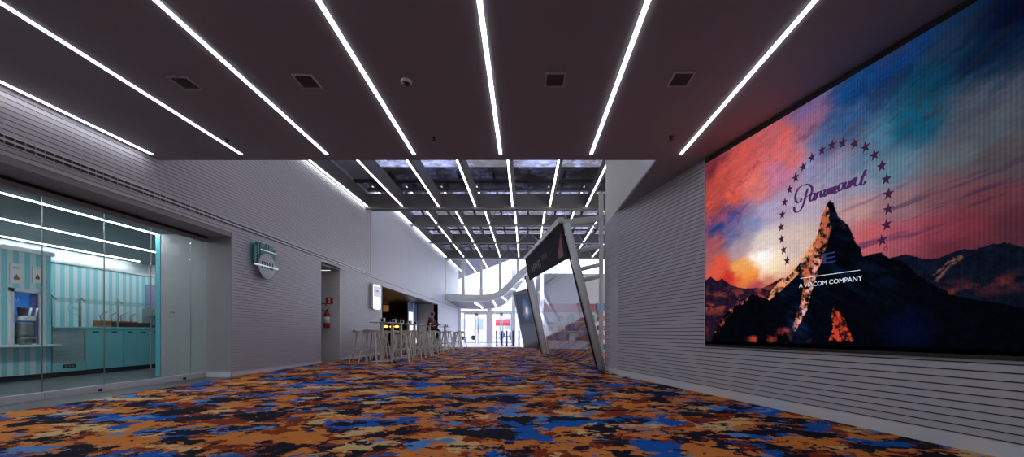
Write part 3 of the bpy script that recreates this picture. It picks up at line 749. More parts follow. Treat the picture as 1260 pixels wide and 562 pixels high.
building(-4.4, 12, 60, 72, 5.2, M['outwall'], 'pale building across the street behind the red awnings', 1, 4)
for x, lab in ((-2.75,'over the street stall seen through the second door pair'),(.2,'partly hidden by the leaning poster panel')):
    t = empty('awning', (x,50,1.95)); tag(t, 'red awning %s' % lab, 'awning')
    MB().prism([(-.9,0,.0),(-.9,0,-.35),(-.9,.9,.45),(-.9,.9,.5)], (1.8,0,0)).build('canopy_cloth', M['signred'], t)
    for s in (-.85,.85): MB().tube([(s,.05,-.2),(s,.05,-1.95)], .03, 6).build('post', M['alu'], t)
def scooter(x, y, m, label):
    t = empty('scooter', (x,y,-.02)); tag(t, label, 'scooter', 'scooters parked in the street')
    R_ = Matrix.Rotation(math.pi/2, 4, 'X')
    for s in (-.55,.55):
        MB().lathe([(.12,-.05),(.25,-.05),(.25,.05),(.12,.05)], (s,0,.25), 16, R_).build('wheel', M['rubber'], t, True)
    MB().prism([(-.75,-.12,.45),(-.2,-.12,.3),(.25,-.12,.28),(.5,-.12,.6),(.42,-.12,1.0),(.34,-.12,1.0),(.25,-.12,.42),(-.1,-.12,.42),(-.2,-.12,.75),(-.8,-.12,.72)], (0,.24,0)).build('body', m, t, bevel=.03)
    MB().box(-.75,-.2,-.13,.13,.75,.83).build('seat', M['rubber'], t, bevel=.02)
    MB().tube([(.38,-.3,1.02),(.38,.3,1.02)], .02, 6).build('handlebar', M['darksteel'], t)
scooter(-6.0, 43, M['white'], 'white scooter parked outside the left door pair')
scooter(-2.0, 44, M['blue'], 'blue scooter parked outside the right door pair')

# ------------------------------------------------------------------ leaning glass kiosk front
BR, BL = Vector((1.49,8.37,0)), Vector((.70,14.6,0))
TR, TL = Vector((.753,8.37,3.01)), Vector((.03,14.6,3.36))
k = empty('leaning_glass_wall', BR); tag(k, 'large leaning glass front with grey steel frame and charcoal banner, beside the right slat wall', 'glass wall')
def kid(name, mb, m, **a):
    o = mb.build(name, m, loc=tuple(BR), **a); o.location = (0,0,0); o.parent = k; return o
def bil(s, t): return BR.lerp(BL, s).lerp(TR.lerp(TL, s), t)      # s along the foot away from the viewer, t up
nrmK = (BL-BR).cross(TR-BR).normalized()
if nrmK.x > 0: nrmK = -nrmK
kid('pane', MB().poly(bil(0,0), bil(1,0), bil(1,.775), bil(0,.775)), M['coated'])
kid('banner', MB().prism([bil(0,.77), bil(1,.785), bil(1,1), bil(0,1)], nrmK*.03), M['banner'])
bn = MB()
for (s0,s1,s2,t0,t1) in ((.02,.055,.09,.97,.80),(.055,.09,.12,.93,.80),(.10,.125,.15,.90,.80)):
    bn.poly(bil(s0,t0)+nrmK*.034, bil(s1,t0-.07)+nrmK*.034, bil(s2*.9,t1)+nrmK*.034, bil(s2*.6,t1)+nrmK*.034)
kid('flame_mark', bn, M['banner_red'])
def marks(s0, s1, n, t0, t1, name, m):
    b = MB()
    for i in range(n):
        a = s0+(s1-s0)*i/n; w_ = (s1-s0)/n
        b.poly(*[bil(a+w_*u_, t0+(t1-t0)*v_)+nrmK*.034 for u_, v_ in ((0,0),(.3,0),(.3,1),(0,1))])
        if i % 2: b.poly(*[bil(a+w_*u_, t0+(t1-t0)*v_)+nrmK*.034 for u_, v_ in ((.3,.4),(.7,.4),(.7,.6),(.3,.6))])
        if i % 3 != 1: b.poly(*[bil(a+w_*u_, t0+(t1-t0)*v_)+nrmK*.034 for u_, v_ in ((.3,.84),(.75,.84),(.75,1),(.3,1))])
    kid(name, b, m)
marks(.52, .82, 6, .835, .90, 'grey_lettering', M['banner_grey']); marks(.34, .47, 6, .865, .91, 'red_lettering', M['banner_red'])
kid('edge_seal', MB().tube([bil(0,0), bil(0,1)], .022, square=True), M['rubber'])
kid('post', MB().tube([bil(0,0)+Vector((.10,0,0)), bil(0,1)+Vector((.10,0,.0))], .078, 12), M['frame'], smooth=True)
kid('post', MB().tube([bil(1,0)+Vector((.04,.0,0)), bil(1,.83)+Vector((.0,.0,0))], .13, 12), M['frame'], smooth=True)
kid('edge_seal', MB().tube([bil(1,0)+Vector((-.10,0,0)), bil(1,.83)+Vector((-.14,0,0))], .03, square=True), M['rubber'])
kid('top_beam', MB().tube([bil(-.01,1.02), bil(1.0,1.02)], .085, square=True), M['frame'])
kid('foot_rail', MB().tube([bil(0,0)+Vector((.02,0,.02)), bil(1,0)+Vector((.02,0,.02))], .03, square=True), M['darksteel'])
WP = Vector((1.60, 8.55, 0))
kid('wall_post', MB().tube([WP, WP+Vector((0,0,3.72))], .06, square=True), M['frame'])
kid('cross_beam', MB().tube([bil(0,1.0)+Vector((.02,.03,.03)), WP+Vector((0,0,3.17))], .075, square=True), M['frame'])
for (t, z1) in ((.815,2.60),(.69,2.20),(.615,1.96)):
    kid('cross_tube', MB().tube([bil(0,t)+Vector((.16,.03,0)), WP+Vector((-.02,.02,z1))], .045, 10), M['frame'], smooth=True)
# second leaning panel with poster
Pp = [Vector((-.06,21.4,0)), Vector((.77,19.3,0)), Vector((.19,19.3,2.89)), Vector((-.65,21.4,2.88))]
t = empty('poster_panel', Pp[0]); tag(t, 'leaning grey glass panel with a dark poster beside the entrance', 'panel')
def kp(name, mb, m):
    o = mb.build(name, m, loc=tuple(Pp[0])); o.location = (0,0,0); o.parent = t
def pb(s, v): return Pp[0].lerp(Pp[1], s).lerp(Pp[3].lerp(Pp[2], s), v)
nP = (Pp[1]-Pp[0]).cross(Pp[3]-Pp[0]).normalized()
if nP.y > 0: nP = -nP
M['slate'] = mat('slate_grey_glass', lin(120,126,140), .2)
kp('board', MB().prism([pb(0,0), pb(1,0), pb(1,1), pb(0,1)], -nP*.06), M['slate'])
def poster_mat():
    m = emission('poster_picture', (1,1,1,1), .8); nt = m.node_tree
    c = pb(.62,.64) - Pp[0]
    tc = nt.nodes.new('ShaderNodeTexCoord'); n = nt.nodes.new('ShaderNodeTexNoise'); n.inputs['Scale'].default_value = 2.2; n.inputs['Detail'].default_value = 4
    nt.links.new(tc.outputs['Object'], n.inputs['Vector'])
    vm = nt.nodes.new('ShaderNodeVectorMath'); vm.operation = 'DISTANCE'; vm.inputs[1].default_value = c; nt.links.new(tc.outputs['Object'], vm.inputs[0])
    ma = nt.nodes.new('ShaderNodeMath'); ma.operation = 'MULTIPLY_ADD'; ma.inputs[1].default_value = .7; nt.links.new(n.outputs['Fac'], ma.inputs[0]); nt.links.new(vm.outputs['Value'], ma.inputs[2])
    r = nt.nodes.new('ShaderNodeValToRGB'); e = r.color_ramp.elements
    e[0].position = .36; e[0].color = lin(245,225,210); e[1].position = .95; e[1].color = lin(72,78,98)
    q = e.new(.48); q.color = lin(200,170,160); q = e.new(.60); q.color = lin(100,125,170)
    nt.links.new(ma.outputs[0], r.inputs[0]); nt.links.new(r.outputs[0], nt.nodes['Emission'].inputs[0]); return m
kp('poster', MB().prism([pb(.1,.40)+nP*.01, pb(.93,.42)+nP*.01, pb(.95,.93)+nP*.01, pb(.12,.95)+nP*.01], nP*.01), poster_mat())
kp('seam', MB().prism([pb(0,.36)+nP*.004, pb(1,.38)+nP*.004, pb(1,.385)+nP*.004, pb(0,.365)+nP*.004], nP*.004), M['darksteel'])
# small black floor stand
t = empty('floor_stand', (.66,18.4,0)); tag(t, 'small black triangular stand at the foot of the leaning glass front', 'stand')
MB().prism([(-.14,0,0),(.16,0,0),(.12,0,.06),(-.04,0,.06),(.06,0,.62),(0,0,.62)], (0,.25,0)).build('frame', M['rubber'], t)
MB().box(-.14,.16,-.05,.30,0,.03).build('foot', M['rubber'], t)

# kiosk interior
t = empty('kiosk_backing', (4.5,19.5,0)); tag(t, 'white snack kiosk back wall with red fascia band behind the leaning glass', 'kiosk')
MB().box(-3.6,4.4,0,.15,0,3.6).build('panel', M['plaster'], t); MB().box(-3.6,4.4,-.05,0,1.75,2.15).build('fascia', M['red'], t)
MB().box(-3.4,4.2,-.45,-.05,1.25,1.29).box(-3.4,4.2,-.45,-.05,.8,.84).box(-3.4,4.2,-.5,-.05,.0,.4).build('shelf', M['white_metal'], t)
gcols = [M['blue'], M['signred'], M['green'], M['amber'], M['white'], M['purple']]
cn = {'blue_plastic':'blue','sign_red':'red','green_leafy_print':'green','amber_topping':'amber','white_label':'white','purple_panel':'purple'}
for r, z in enumerate((.4,.84,1.29)):
    for i in range(12):
        x = 1.2+i*.5; h = .2+.08*((i*7+r*3) % 3); m = gcols[(i*5+r*2) % 6]
        o = MB().prism([(-.13,-.07,0),(.13,-.07,0),(.13,-.07,h*.8),(.06,-.07,h),(-.06,-.07,h),(-.13,-.07,h*.8)], (0,.14,0)).build('snack_box', m, loc=None, bevel=.01)
        o.location = (x, 19.2, z+.002)
        tag(o, '%s snack packet on the %s kiosk shelf, %s from its left end' % (cn[m.name], ['lowest','middle','top'][r], (names+['ninth','tenth','eleventh','twelfth'])[i]), 'snack packet', 'snack packets on the kiosk shelves')
t = empty('display_stand', (1.86,9.9,0)); tag(t, 'tall narrow candy display stand with a blue header beside the leaning glass post', 'display stand')
MB().box(-.14,.2,.12,.15,0,1.45).build('back_panel', M['white_metal'], t)
for z in (.05,.35,.58,.80,1.02): MB().box(-.14,.2,-.14,.12,z,z+.015).build('shelf', M['white_metal'], t)
MB().box(-.13,.14,-.08,.12,1.30,1.48).build('header', M['blue'], t, bevel=.01)
MB().box(-.05,.2,-.02,.12,1.19,1.30).build('price_panel', M['alu'], t)
M['candy'] = mat('red_brown_candy', lin(150,52,30), .3)
for r, z in enumerate((.067,.367,.597,.817,1.037)):
    for i, dx in enumerate((-.07,.04,.15)):
        hh = .22 if r == 0 else .125
        o = MB().lathe([(.02,0),(.05,.01),(.055,hh*.3),(.055,hh*.75),(.035,hh*.95),(.01,hh)], seg=14).build('candy_jar', M['rubber'] if r == 1 else M['candy'], smooth=True)
        o.location = (1.86+dx, 9.86, z)
        tag(o, '%s jar on the %s shelf of the blue-headed stand, %s from left' % ('dark' if r == 1 else 'red brown', ['lowest','second','third','fourth','top'][r], names[i]), 'jar', 'candy jars on the display stand')
t = MB().box(3.0,3.35,18.85,18.87,.0,1.6).build('leafy_poster', M['green']); tag(t, 'upright green leafy poster inside the kiosk', 'poster')

# ------------------------------------------------------------------ frozen-yoghurt shop (left)
XG = -5.55
t = empty('shop_glazing', (XG,3,0)); tag(t, 'frameless glass shop front with white base rail in the left wall', 'shop front')
def kg(name, mb, m, par=None):
    o = mb.build(name, m, loc=(XG,3,0)); o.location = (0,0,0); o.parent = par or t; return o
ys = [-1.2,-.5,.2,.9,1.6,2.3,2.97,3.64,4.67,5.36,6.03,6.74,7.03]
ys[7] = 3.98; ys[6] = 3.3; ys[5] = 2.6; ys[4] = 1.9; ys[3] = 1.2; ys[2] = .5; ys[1] = -.2; ys[0] = -.9
for a, b in zip(ys[:-1], ys[1:]): kg('pane', MB().box(XG-.006, XG+.006, a+.004, b-.004, .085, 2.36), M['glass'])
for b in ys[1:-1]:
    kg('joint', MB().box(XG-.007, XG+.007, b-.0025, b+.0025, .085, 2.36), M['alu'])
for a, b in zip(ys[:-1], ys[1:]): kg('base_rail', MB().box(XG-.02, XG+.025, a+.004, b-.004, 0, .085), M['white_metal'])
kg('track', MB().box(XG-.03, XG+.03, -2, 7.06, 2.40, 2.43), M['black'])
kg('header', MB().box(XG-.025, XG+.012, -2, 7.06, 2.34, 2.40), M['grey_plaster'])
for y in (6.55,5.25): kg('floor_lock', MB().lathe([(.018,0),(.018,.03),(.01,.035)], (XG+.05,y,.03), 12, Matrix.Rotation(math.pi/2,4,'Y')), M['rubber'])
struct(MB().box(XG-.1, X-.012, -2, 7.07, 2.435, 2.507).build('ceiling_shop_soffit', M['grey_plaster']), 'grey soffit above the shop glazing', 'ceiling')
def glass_logo(y, z, r, lab):
    e = empty('glass_decal', (XG+.014,y,z)); tag(e, lab, 'decal', 'round white logo decals')
    MB().tube([(0, r*math.cos(a), r*math.sin(a)) for a in [k*math.pi/16 for k in range(32)]], .002, 4, True).build('ring', M['alu'], e)
    text_mesh('mv', r*.95, M['alu'], 'lettering', lambda c: (0, c.x, c.y), e)
glass_logo(6.38, 1.09, .078, 'faint round white logo on the shop glass in front of the grey wall')
glass_logo(5.0, 1.07, .075, 'faint round white logo on the shop glass in front of the counter')
# shell of the shop
struct(MB().box(-6.42, XG-.03, 7.16, 7.3, 0, 2.5).build('wall_shop_partition', M['grey_plaster']), 'grey partition behind the end of the shop glass', 'wall')
struct(MB().box(-6.50, -6.42, 7.15, 7.3, 0, 2.5).box(-6.50,-6.42,7.3,10.4,0,2.5).build('trim_4', M['teal_dark']), 'teal edge of the partition', 'trim')
struct(MB().box(-11.5, XG-.02, -2, 10.4, 2.5, 2.6).build('ceiling_shop', M['shopceil']), 'shop ceiling with light lines', 'ceiling')
struct(MB().box(-9.75, -9.65, -2, 10.4, 0, 2.6).box(-11.5,-6.42,10.4,10.5,0,2.6).build('wall_shop_back', M['shopwhite']), 'white back of the shop', 'wall')
# striped partition with serving hatch
g = MB(); XF = -8.0
g.box(XF-.1, XF, -2, 6.36, .09, .59).box(XF-.1, XF, -2, 6.36, .59, 2.05) if False else None
for (a,b,c,d) in ((-2,6.34,.09,2.05),(6.67,6.86,.09,2.05),(6.34,6.67,.09,.59),(6.34,6.67,1.41,2.05)): g.box(XF-.1, XF, a, b, c, d)
struct(g.build('wall_striped', M['stripe']), 'teal and white striped shop wall with a serving hatch', 'wall')
struct(MB().box(-8.72, -8.6, 6.8, 10.4, .0, 2.05).box(-8.6, XF-.1, 6.76, 6.86, 0, 2.05).build('wall_striped_back', M['stripe']), 'teal and white striped wall behind the counter', 'wall')
struct(MB().box(XF-.14, XF+.03, -2, 6.9, 2.05, 2.12).box(-8.75, -8.57, 6.8, 10.4, 2.05, 2.10).build('trim_6', M['shopwhite']), 'white capping on the striped walls', 'trim')
struct(MB().box(XF-.08, XF-.03, -2, 6.86, 0, .09).build('baseboard_shop_inner', M['darksteel']))
t = empty('serving_hatch', (XF,6.5,.59)); tag(t, 'white framed serving hatch in the striped wall', 'hatch')
f = MB()
for a in ((-.21,-.16,-.01,.88),(.17,.22,-.01,.88),(-.21,.22,.82,.88)): f.box(-.02,.03,a[0],a[1],a[2],a[3])
f.build('frame', M['shopwhite'], t)
MB().box(-.14,-.12,-.2,.2,-.05,.85).build('back_picture_sky', mat('brightened_blue_print', lin(50,120,200), .4, emit=.35), t)  # slight glow added to brighten the blue print
M['grass'] = mat('grass_green_print', lin(90,160,60), .6)
hp = [(-.2,.0),(.2,.0),(.2,.34)] + [(.2-.4*k/10, .30+.06*math.sin(k*.6+.5)) for k in range(1,11)]
MB().prism([(-.118,a,b) for a, b in hp], (.004,0,0)).build('back_picture_hill', M['grass'], t)
MB().box(-.12,-.02,.16,.175,0,.83).build('side_panel', M['purple'], t)
MB().box(-.12,-.02,-.175,-.16,0,.83).build('side_panel', M['shopwhite'], t)
text_mesh('mu', .12, M['white'], 'lettering', lambda c: (-.113, -.06+c.x, .72+c.y), t)
t2 = MB().box(XF+.002, XF+.17, -2, 6.88, .54, .572).build('serving_ledge', M['shopwhite'], bevel=.005); tag(t2, 'long white ledge along the striped wall below the hatch', 'ledge')
t = empty('ice_cream_machine', (XF+.03,6.47,.585)); tag(t, 'soft serve ice cream machine standing in the serving hatch', 'ice cream machine')
MB().box(-.08,.08,-.075,.075,.12,.36).build('body', M['machine'], t, bevel=.035)
MB().box(-.08,.10,-.08,.08,.37,.45).build('dispenser_head', M['white_metal'], t, bevel=.015)
MB().box(.0,.11,-.065,.065,.08,.115).build('drip_tray', M['machine'], t, bevel=.01)
for s in (-.02,.06): MB().tube([(.09,s,.42),(.11,s+.02,.58)], .012, 8).build('lever', M['white'], t, True)
MB().lathe([(.05,.46),(.06,.58),(.055,.60)], (0,-.025,-.01), 14).build('hopper', M['darksteel'], t, True)
MB().box(-.06,.06,-.05,.05,-.01,.10).build('stand', M['machine'], t)
for ya, yb, za, zb, c, lab in ((6.30,6.46,1.54,1.85,M['amber'],'white menu card with a yellow sundae above the hatch'),(6.59,6.72,1.58,1.85,M['signred'],'white menu card with a red sundae right of the other card')):
    t = empty('menu_card', (XF+.004,(ya+yb)/2,za)); tag(t, lab, 'menu card', 'menu cards'); h = (yb-ya)/2
    MB().box(0,.012,-h,h,0,zb-za).build('board', M['white'], t)
    MB().prism([(.013,-h*.35,.06),(.013,h*.35,.06),(.013,h*.5,.085),(.013,h*.25,.11),(.013,0,.15),(.013,-h*.25,.11),(.013,-h*.5,.085)], (.002,0,0)).build('sundae_picture', c, t)
    MB().box(.012,.014,-h*.5,h*.5,.24,.255).build('title_bar', M['amber'], t)
# counter
units = [(6.88,7.405,'grille'),(7.41,7.74,''),(7.745,8.09,''),(8.095,8.37,''),(8.375,8.66,''),(8.665,8.97,''),(8.975,9.3,''),(9.305,9.7,'')]
for i, (a, b, kd) in enumerate(units):
    t = empty('counter_cabinet', (XF,a,0)); tag(t, 'teal refrigerated counter unit with a grey louvred grille' if kd else 'teal shop counter cupboard, %s to the right of the louvred grille unit' % names[i-1], 'cabinet', 'teal counter units')
    w_ = b-a
    MB().box(-.56,-.02,0,w_,.09,.84).build('body', M['teal'], t); MB().box(-.5,-.06,0,w_,0,.09).build('plinth', M['darksteel'], t)
    if kd:
        MB().box(-.02,0,0,w_,.09,.24).build('lower_panel', M['teal'], t)
        gr = MB()
        for q in ((0,w_,.24,.265),(0,w_,.80,.825),(0,.025,.24,.82),(w_-.025,w_,.24,.82)): gr.box(-.02,.004,q[0],q[1],q[2],q[3])
        for k in range(14): gr.prism([(-.02,.03,.275+k*.038),(.0,.03,.275+k*.038),(-.012,.03,.303+k*.038)], (0,w_-.06,0))
        gr.build('grille', mat('grey_louvre', lin(165,172,172), .5), t)
        cp = MB().box(0,.006,.15,.35,.15,.215).build('control_panel', M['darksteel'], t)
        for k in range(3): MB().box(.006,.009,.19+k*.05,.215+k*.05,.17,.195).build('button', M['alu'], cp)
    else:
        d = MB().box(-.02,0,.003,w_-.003,.095,.83).build('door', M['teal'], t, bevel=.003)
        MB().box(0,.006,w_/2-.05,w_/2+.05,.77,.795).build('handle', M['darksteel'], d)
o = MB().box(XF-.595, XF+.02, 6.88, 10.2, .845, .875).build('worktop', M['teal'], bevel=.004); tag(o, 'continuous teal worktop over the counter cupboards', 'worktop')
t = empty('sneeze_guard', (XF-.05,6.9,.875)); tag(t, 'glass sneeze guard on three steel posts over the counter', 'sneeze guard')
for y in (0,.45,1.14): 
    p = MB().tube([(0,y,0),(0,y,.56)], .018, 10).build('post', M['alu'], t, True)
    MB().tube([(0,y,.54),(.10,y,.46)], .012, 8).build('bracket', M['alu'], p, True)
MB().prism([(.0,-.1,.50),(.22,-.1,.41),(.22,2.0,.41),(.0,2.0,.50)], (0,0,.008)).build('glass_shelf', M['glass'], t)
def bins(x, y0, y1, z, n, m, lab, nl):
    t = empty('topping_tray', (x,(y0+y1)/2,z)); tag(t, lab, 'topping tray'); L = (y1-y0)/2
    f = MB()
    for q in ((-.08,.08,-L,-L+.01),(-.08,.08,L-.01,L),(-.08,-.07,-L,L),(.07,.08,-L,L)): f.box(q[0],q[1],q[2],q[3],0,.10)
    f.box(-.08,.08,-L,L,0,.01); f.build('tray', m, t)
    MB().box(-.07,.07,-L+.01,L-.01,.01,.085).build('topping', m, t)
    for k in range(nl):
        y = -L+.08+k*(2*L-.14)/max(1,nl-1)
        MB().tube([(0,y,.06),(-.02,y-.01,.21),(.0,y+.04,.25),(.02,y+.10,.28)], .010, 6).build('ladle', M['alu'], t, True)
bins(-8.42, 8.0, 8.75, .905, 4, M['amber'], 'amber topping tray with ladles at the back of the counter', 4)
bins(-8.18, 8.12, 8.82, .875, 4, M['cherry'], 'dark cherry topping tray with ladles at the front of the counter', 3)
o = MB().box(-8.5,-8.34,7.98,8.77,.875,.904).build('tray_riser', M['alu']); tag(o, 'low metal riser under the amber topping tray', 'riser')
t = empty('coffee_machine', (-8.3,9.12,.875)); tag(t, 'steel coffee machine at the end of the shop counter', 'coffee machine')
MB().box(-.15,.02,-.16,.17,0,.42).build('body', M['alu'], t, bevel=.02); MB().box(-.0,.16,-.16,.17,.27,.42).build('head', M['alu'], t, bevel=.02)
MB().box(.0,.16,-.16,.17,0,.05).build('drip_tray', M['darksteel'], t, bevel=.01)
for s in (-.07,.08): MB().lathe([(.03,.27),(.03,.23),(.02,.20)], (.09,s,0), 12).build('spout', M['rubber'], t, True)
o = MB().box(-8.598,-8.585,9.2,9.52,1.12,1.86).build('wall_poster', M['purple']); tag(o, 'purple panel on the striped wall behind the coffee machine', 'panel')
for i, x in enumerate((-6.48, -7.95, -9.4)):
    light_bar(x, -1.5, 9.9, 2.498, M['strip_shop'], 'light line in the shop ceiling, %s behind the glass' % names[i], 'shop ceiling light lines', w=.032)

# round sign on the slat wall
t = empty('shop_sign', (X+.02,7.89,2.05)); tag(t, 'teal awning shaped shop sign with a grey disc on the left slat wall', 'sign')
f = MB(); nS = 8; wS = .68
for k in range(nS):
    a = -wS/2+k*wS/nS; b = a+wS/nS-.012; m_ = (a+b)/2
    cr = .08 if k in (0,nS-1) else (.02 if k in (1,nS-2) else 0)
    zt = .45-cr
    f.prism([(0,a,.0),(0,b,.0),(0,b,zt),(0,a,zt)], (.05,0,0))
    f.prism([(.085,a,zt),(.085,b,zt),(.085,b,.02),(.085,a,.02)], (.035,0,0)) if False else None
f.build('awning', M['sign_teal'], t, bevel=.008)
MB().box(-.015,0,-wS/2,wS/2,0.01,.40).build('backing', M['teal_dark'], t)
RY = Matrix.Rotation(math.pi/2, 4, 'Y')
MB().lathe([(.24,.05),(.255,.055),(.255,.075),(.24,.08)], (0,0,0), 40, RY).build('disc', M['disc'], t)
text_mesh('mu', .30, M['rubber'], 'lettering', lambda c: (.082+c.z, c.x*1.0, c.y+.04), t, ext=.002)
MB().box(.081,.084,.03,.08,-.005,.012).build('red_dash', M['signred'], t)
MB().box(.081,.084,-.12,.12,-.095,-.085).build('small_lettering', M['sign_teal'], t)
for a, b, z in ((-.34,-.17,.0),(.17,.34,.0)): pass
MB().box(.05,.085,-wS/2,wS/2,-.012,.012).build('lower_light_edge', M['poster_light'], t)  # reflection of a strip light on the sign, built as a glowing bar
MB().box(.05,.056,-.16,wS/2,.30,.312).build('upper_light_edge', M['poster_light'], t)  # second strip-light reflection, also a glowing bar

# fire extinguisher + sign
t = empty('fire_extinguisher', (-5.41,11.09,.90)); tag(t, 'red fire extinguisher hung in the narrow wall recess', 'fire extinguisher')
MB().lathe([(.05,0),(.075,.01),(.08,.04),(.08,.34),(.07,.39),(.035,.42),(.03,.44)], seg=24).build('cylinder', M['red'], t, True)
MB().lathe([(.0815,.13),(.0815,.30)], seg=24).build('label', M['white'], t, True)
MB().box(-.02,.02,-.02,.02,.44,.49).build('valve', M['darksteel'], t); MB().tube([(.0,0,.48),(.05,0,.53)], .012, 6).build('lever', M['rubber'], t)
MB().tube([(-.02,0,.47),(-.08,-.01,.45),(-.15,-.02,.50),(-.17,-.02,.58),(-.12,-.02,.66),(-.04,-.02,.66),(.0,-.02,.60)], .012, 8).build('hose', M['rubber'], t, True)
MB().box(-.04,.04,.075,.105,.30,.34).build('bracket', M['rubber'], t)
t = empty('extinguisher_sign', (-5.38,11.195,1.55)); tag(t, 'square red fire sign on the recess wall above the extinguisher', 'sign')
MB().box(-.11,.09,-.006,0,0,.19).build('plate', M['signred'], t); MB().box(-.03,.015,-.009,-.006,.025,.165).build('pictogram', M['white'], t)

# wall lightbox
t = empty('lightbox_sign', (X+.01,13.75,1.55)); tag(t, 'glowing white rounded light box on the slat wall beside the cafe opening', 'sign')
def rrect(w_, h, r, x):
    P = []
    for cx_, cy_, a0 in ((w_/2-r,h-r,0),(-w_/2+r,h-r,90),(-w_/2+r,r,180),(w_/2-r,r,270)):
        for k in range(6): an = math.radians(a0+k*18); P.append((x, cx_+r*math.cos(an), cy_+r*math.sin(an)))
    return P
MB().prism(rrect(.72,.86,.1,0), (.08,0,0)).build('case', M['white_metal'], t)
MB().prism(rrect(.68,.82,.09,.08), (.006,0,0)).build('face', M['lightbox'], t)
MB().prism(rrect(.62,.36,.05,.087), (.002,0,0)).build('printed_panel', M['poster_light'], t).location.z = .42
MB().box(.09,.092,-.12,.12,.60,.64).build('red_mark', mat('faded_red_print', lin(190,120,130), .5), t)

# ------------------------------------------------------------------ cafe opening
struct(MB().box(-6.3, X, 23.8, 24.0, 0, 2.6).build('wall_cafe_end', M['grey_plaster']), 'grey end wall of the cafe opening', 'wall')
struct(MB().box(-11.2, -11, 14.3, 24, 0, 2.6).box(-11,-6.3,24,24.1,0,2.6).box(-11.2,X-.26,14.3,14.45,0,2.6).build('wall_cafe', M['brown']), 'dark brown cafe interior walls', 'wall')
struct(MB().box(-11.2, X, 14.5, 24, 2.43, 2.6).build('ceiling_cafe', M['darksteel']), 'dark cafe ceiling', 'ceiling')
t = empty('cafe_partition', (-6.3,22.9,0)); tag(t, 'pale glass partition with a glowing poster at the far end of the cafe opening', 'partition')
MB().box(-.03,.0,-1.0,.85,0,2.42).build('panel', M['poster_light2'] if 'poster_light2' in M else mat('pale_blue_partition', lin(150,160,195), .3), t)
MB().box(.0,.02,-.85,-.1,.1,1.9).build('glowing_poster', M['panel_light'], t); MB().box(.0,.02,.15,.65,.1,1.3).build('lower_poster', M['panel_light'], t)
MB().box(.0,.03,.05,.09,1.3,2.42).build('cyan_edge', mat('cyan_edge', lin(60,180,200), .3, emit=.5), t)
t = empty('bar_counter', (-8.6,22.4,0)); tag(t, 'dark wooden bar counter inside the cafe', 'bar counter')
MB().box(-2.2,2.0,-.3,.25,0,.95).build('front', M['brown'], t); MB().box(-2.3,2.05,-.35,.3,.95,1.0).build('top', M['darksteel'], t, bevel=.01)
t = empty('back_shelf', (-8.6,23.75,0)); tag(t, 'dark shelving behind the bar counter', 'shelf')
for z in (.6,1.2,1.8): MB().box(-2.2,2.0,-.2,.2,z,z+.04).build('board', M['brown'], t)
for q in (-2.2,0,1.96): MB().box(q,q+.04,-.2,.2,0,2.3).build('upright', M['brown'], t)
for i in range(12):
    m = [M['amber'], M['green'], M['amber_dim']][i % 3]
    o = MB().lathe([(.035,.002),(.045,.01),(.045,.20),(.018,.26),(.018,.33),(.02,.34)], seg=12).build('bottle', m, smooth=True)
    o.location = (-8.48+i*.155, 23.7, 1.243); tag(o, '%s bottle behind the dark bar, %s from its left end' % (['amber','green','glowing amber'][i % 3], (names+['ninth','tenth','eleventh','twelfth'])[i]), 'bottle', 'bottles behind the bar')
for i, (x, y) in enumerate(((-7.62,22.3),(-7.35,22.45),(-7.05,22.35))):
    t = empty('bar_lamp', (x,y,1.0)); tag(t, 'small yellow lamp glowing on the bar counter, %s from its left end' % names[i], 'lamp', 'bar lamps')
    MB().lathe([(.05,.001),(.05,.01),(.01,.02),(.01,.10)], seg=12).build('stem', M['darksteel'], t, True)
    MB().lathe([(.10,.06),(.12,.10),(.10,.14),(.04,.16)], seg=14).build('shade', M['warm'], t, True)
o = MB().box(-8.35,-8.02,23.9,23.93,2.0,2.38).build('menu_screen', M['amber_dim']); tag(o, 'small amber lit menu high on the dark cafe wall', 'menu screen')

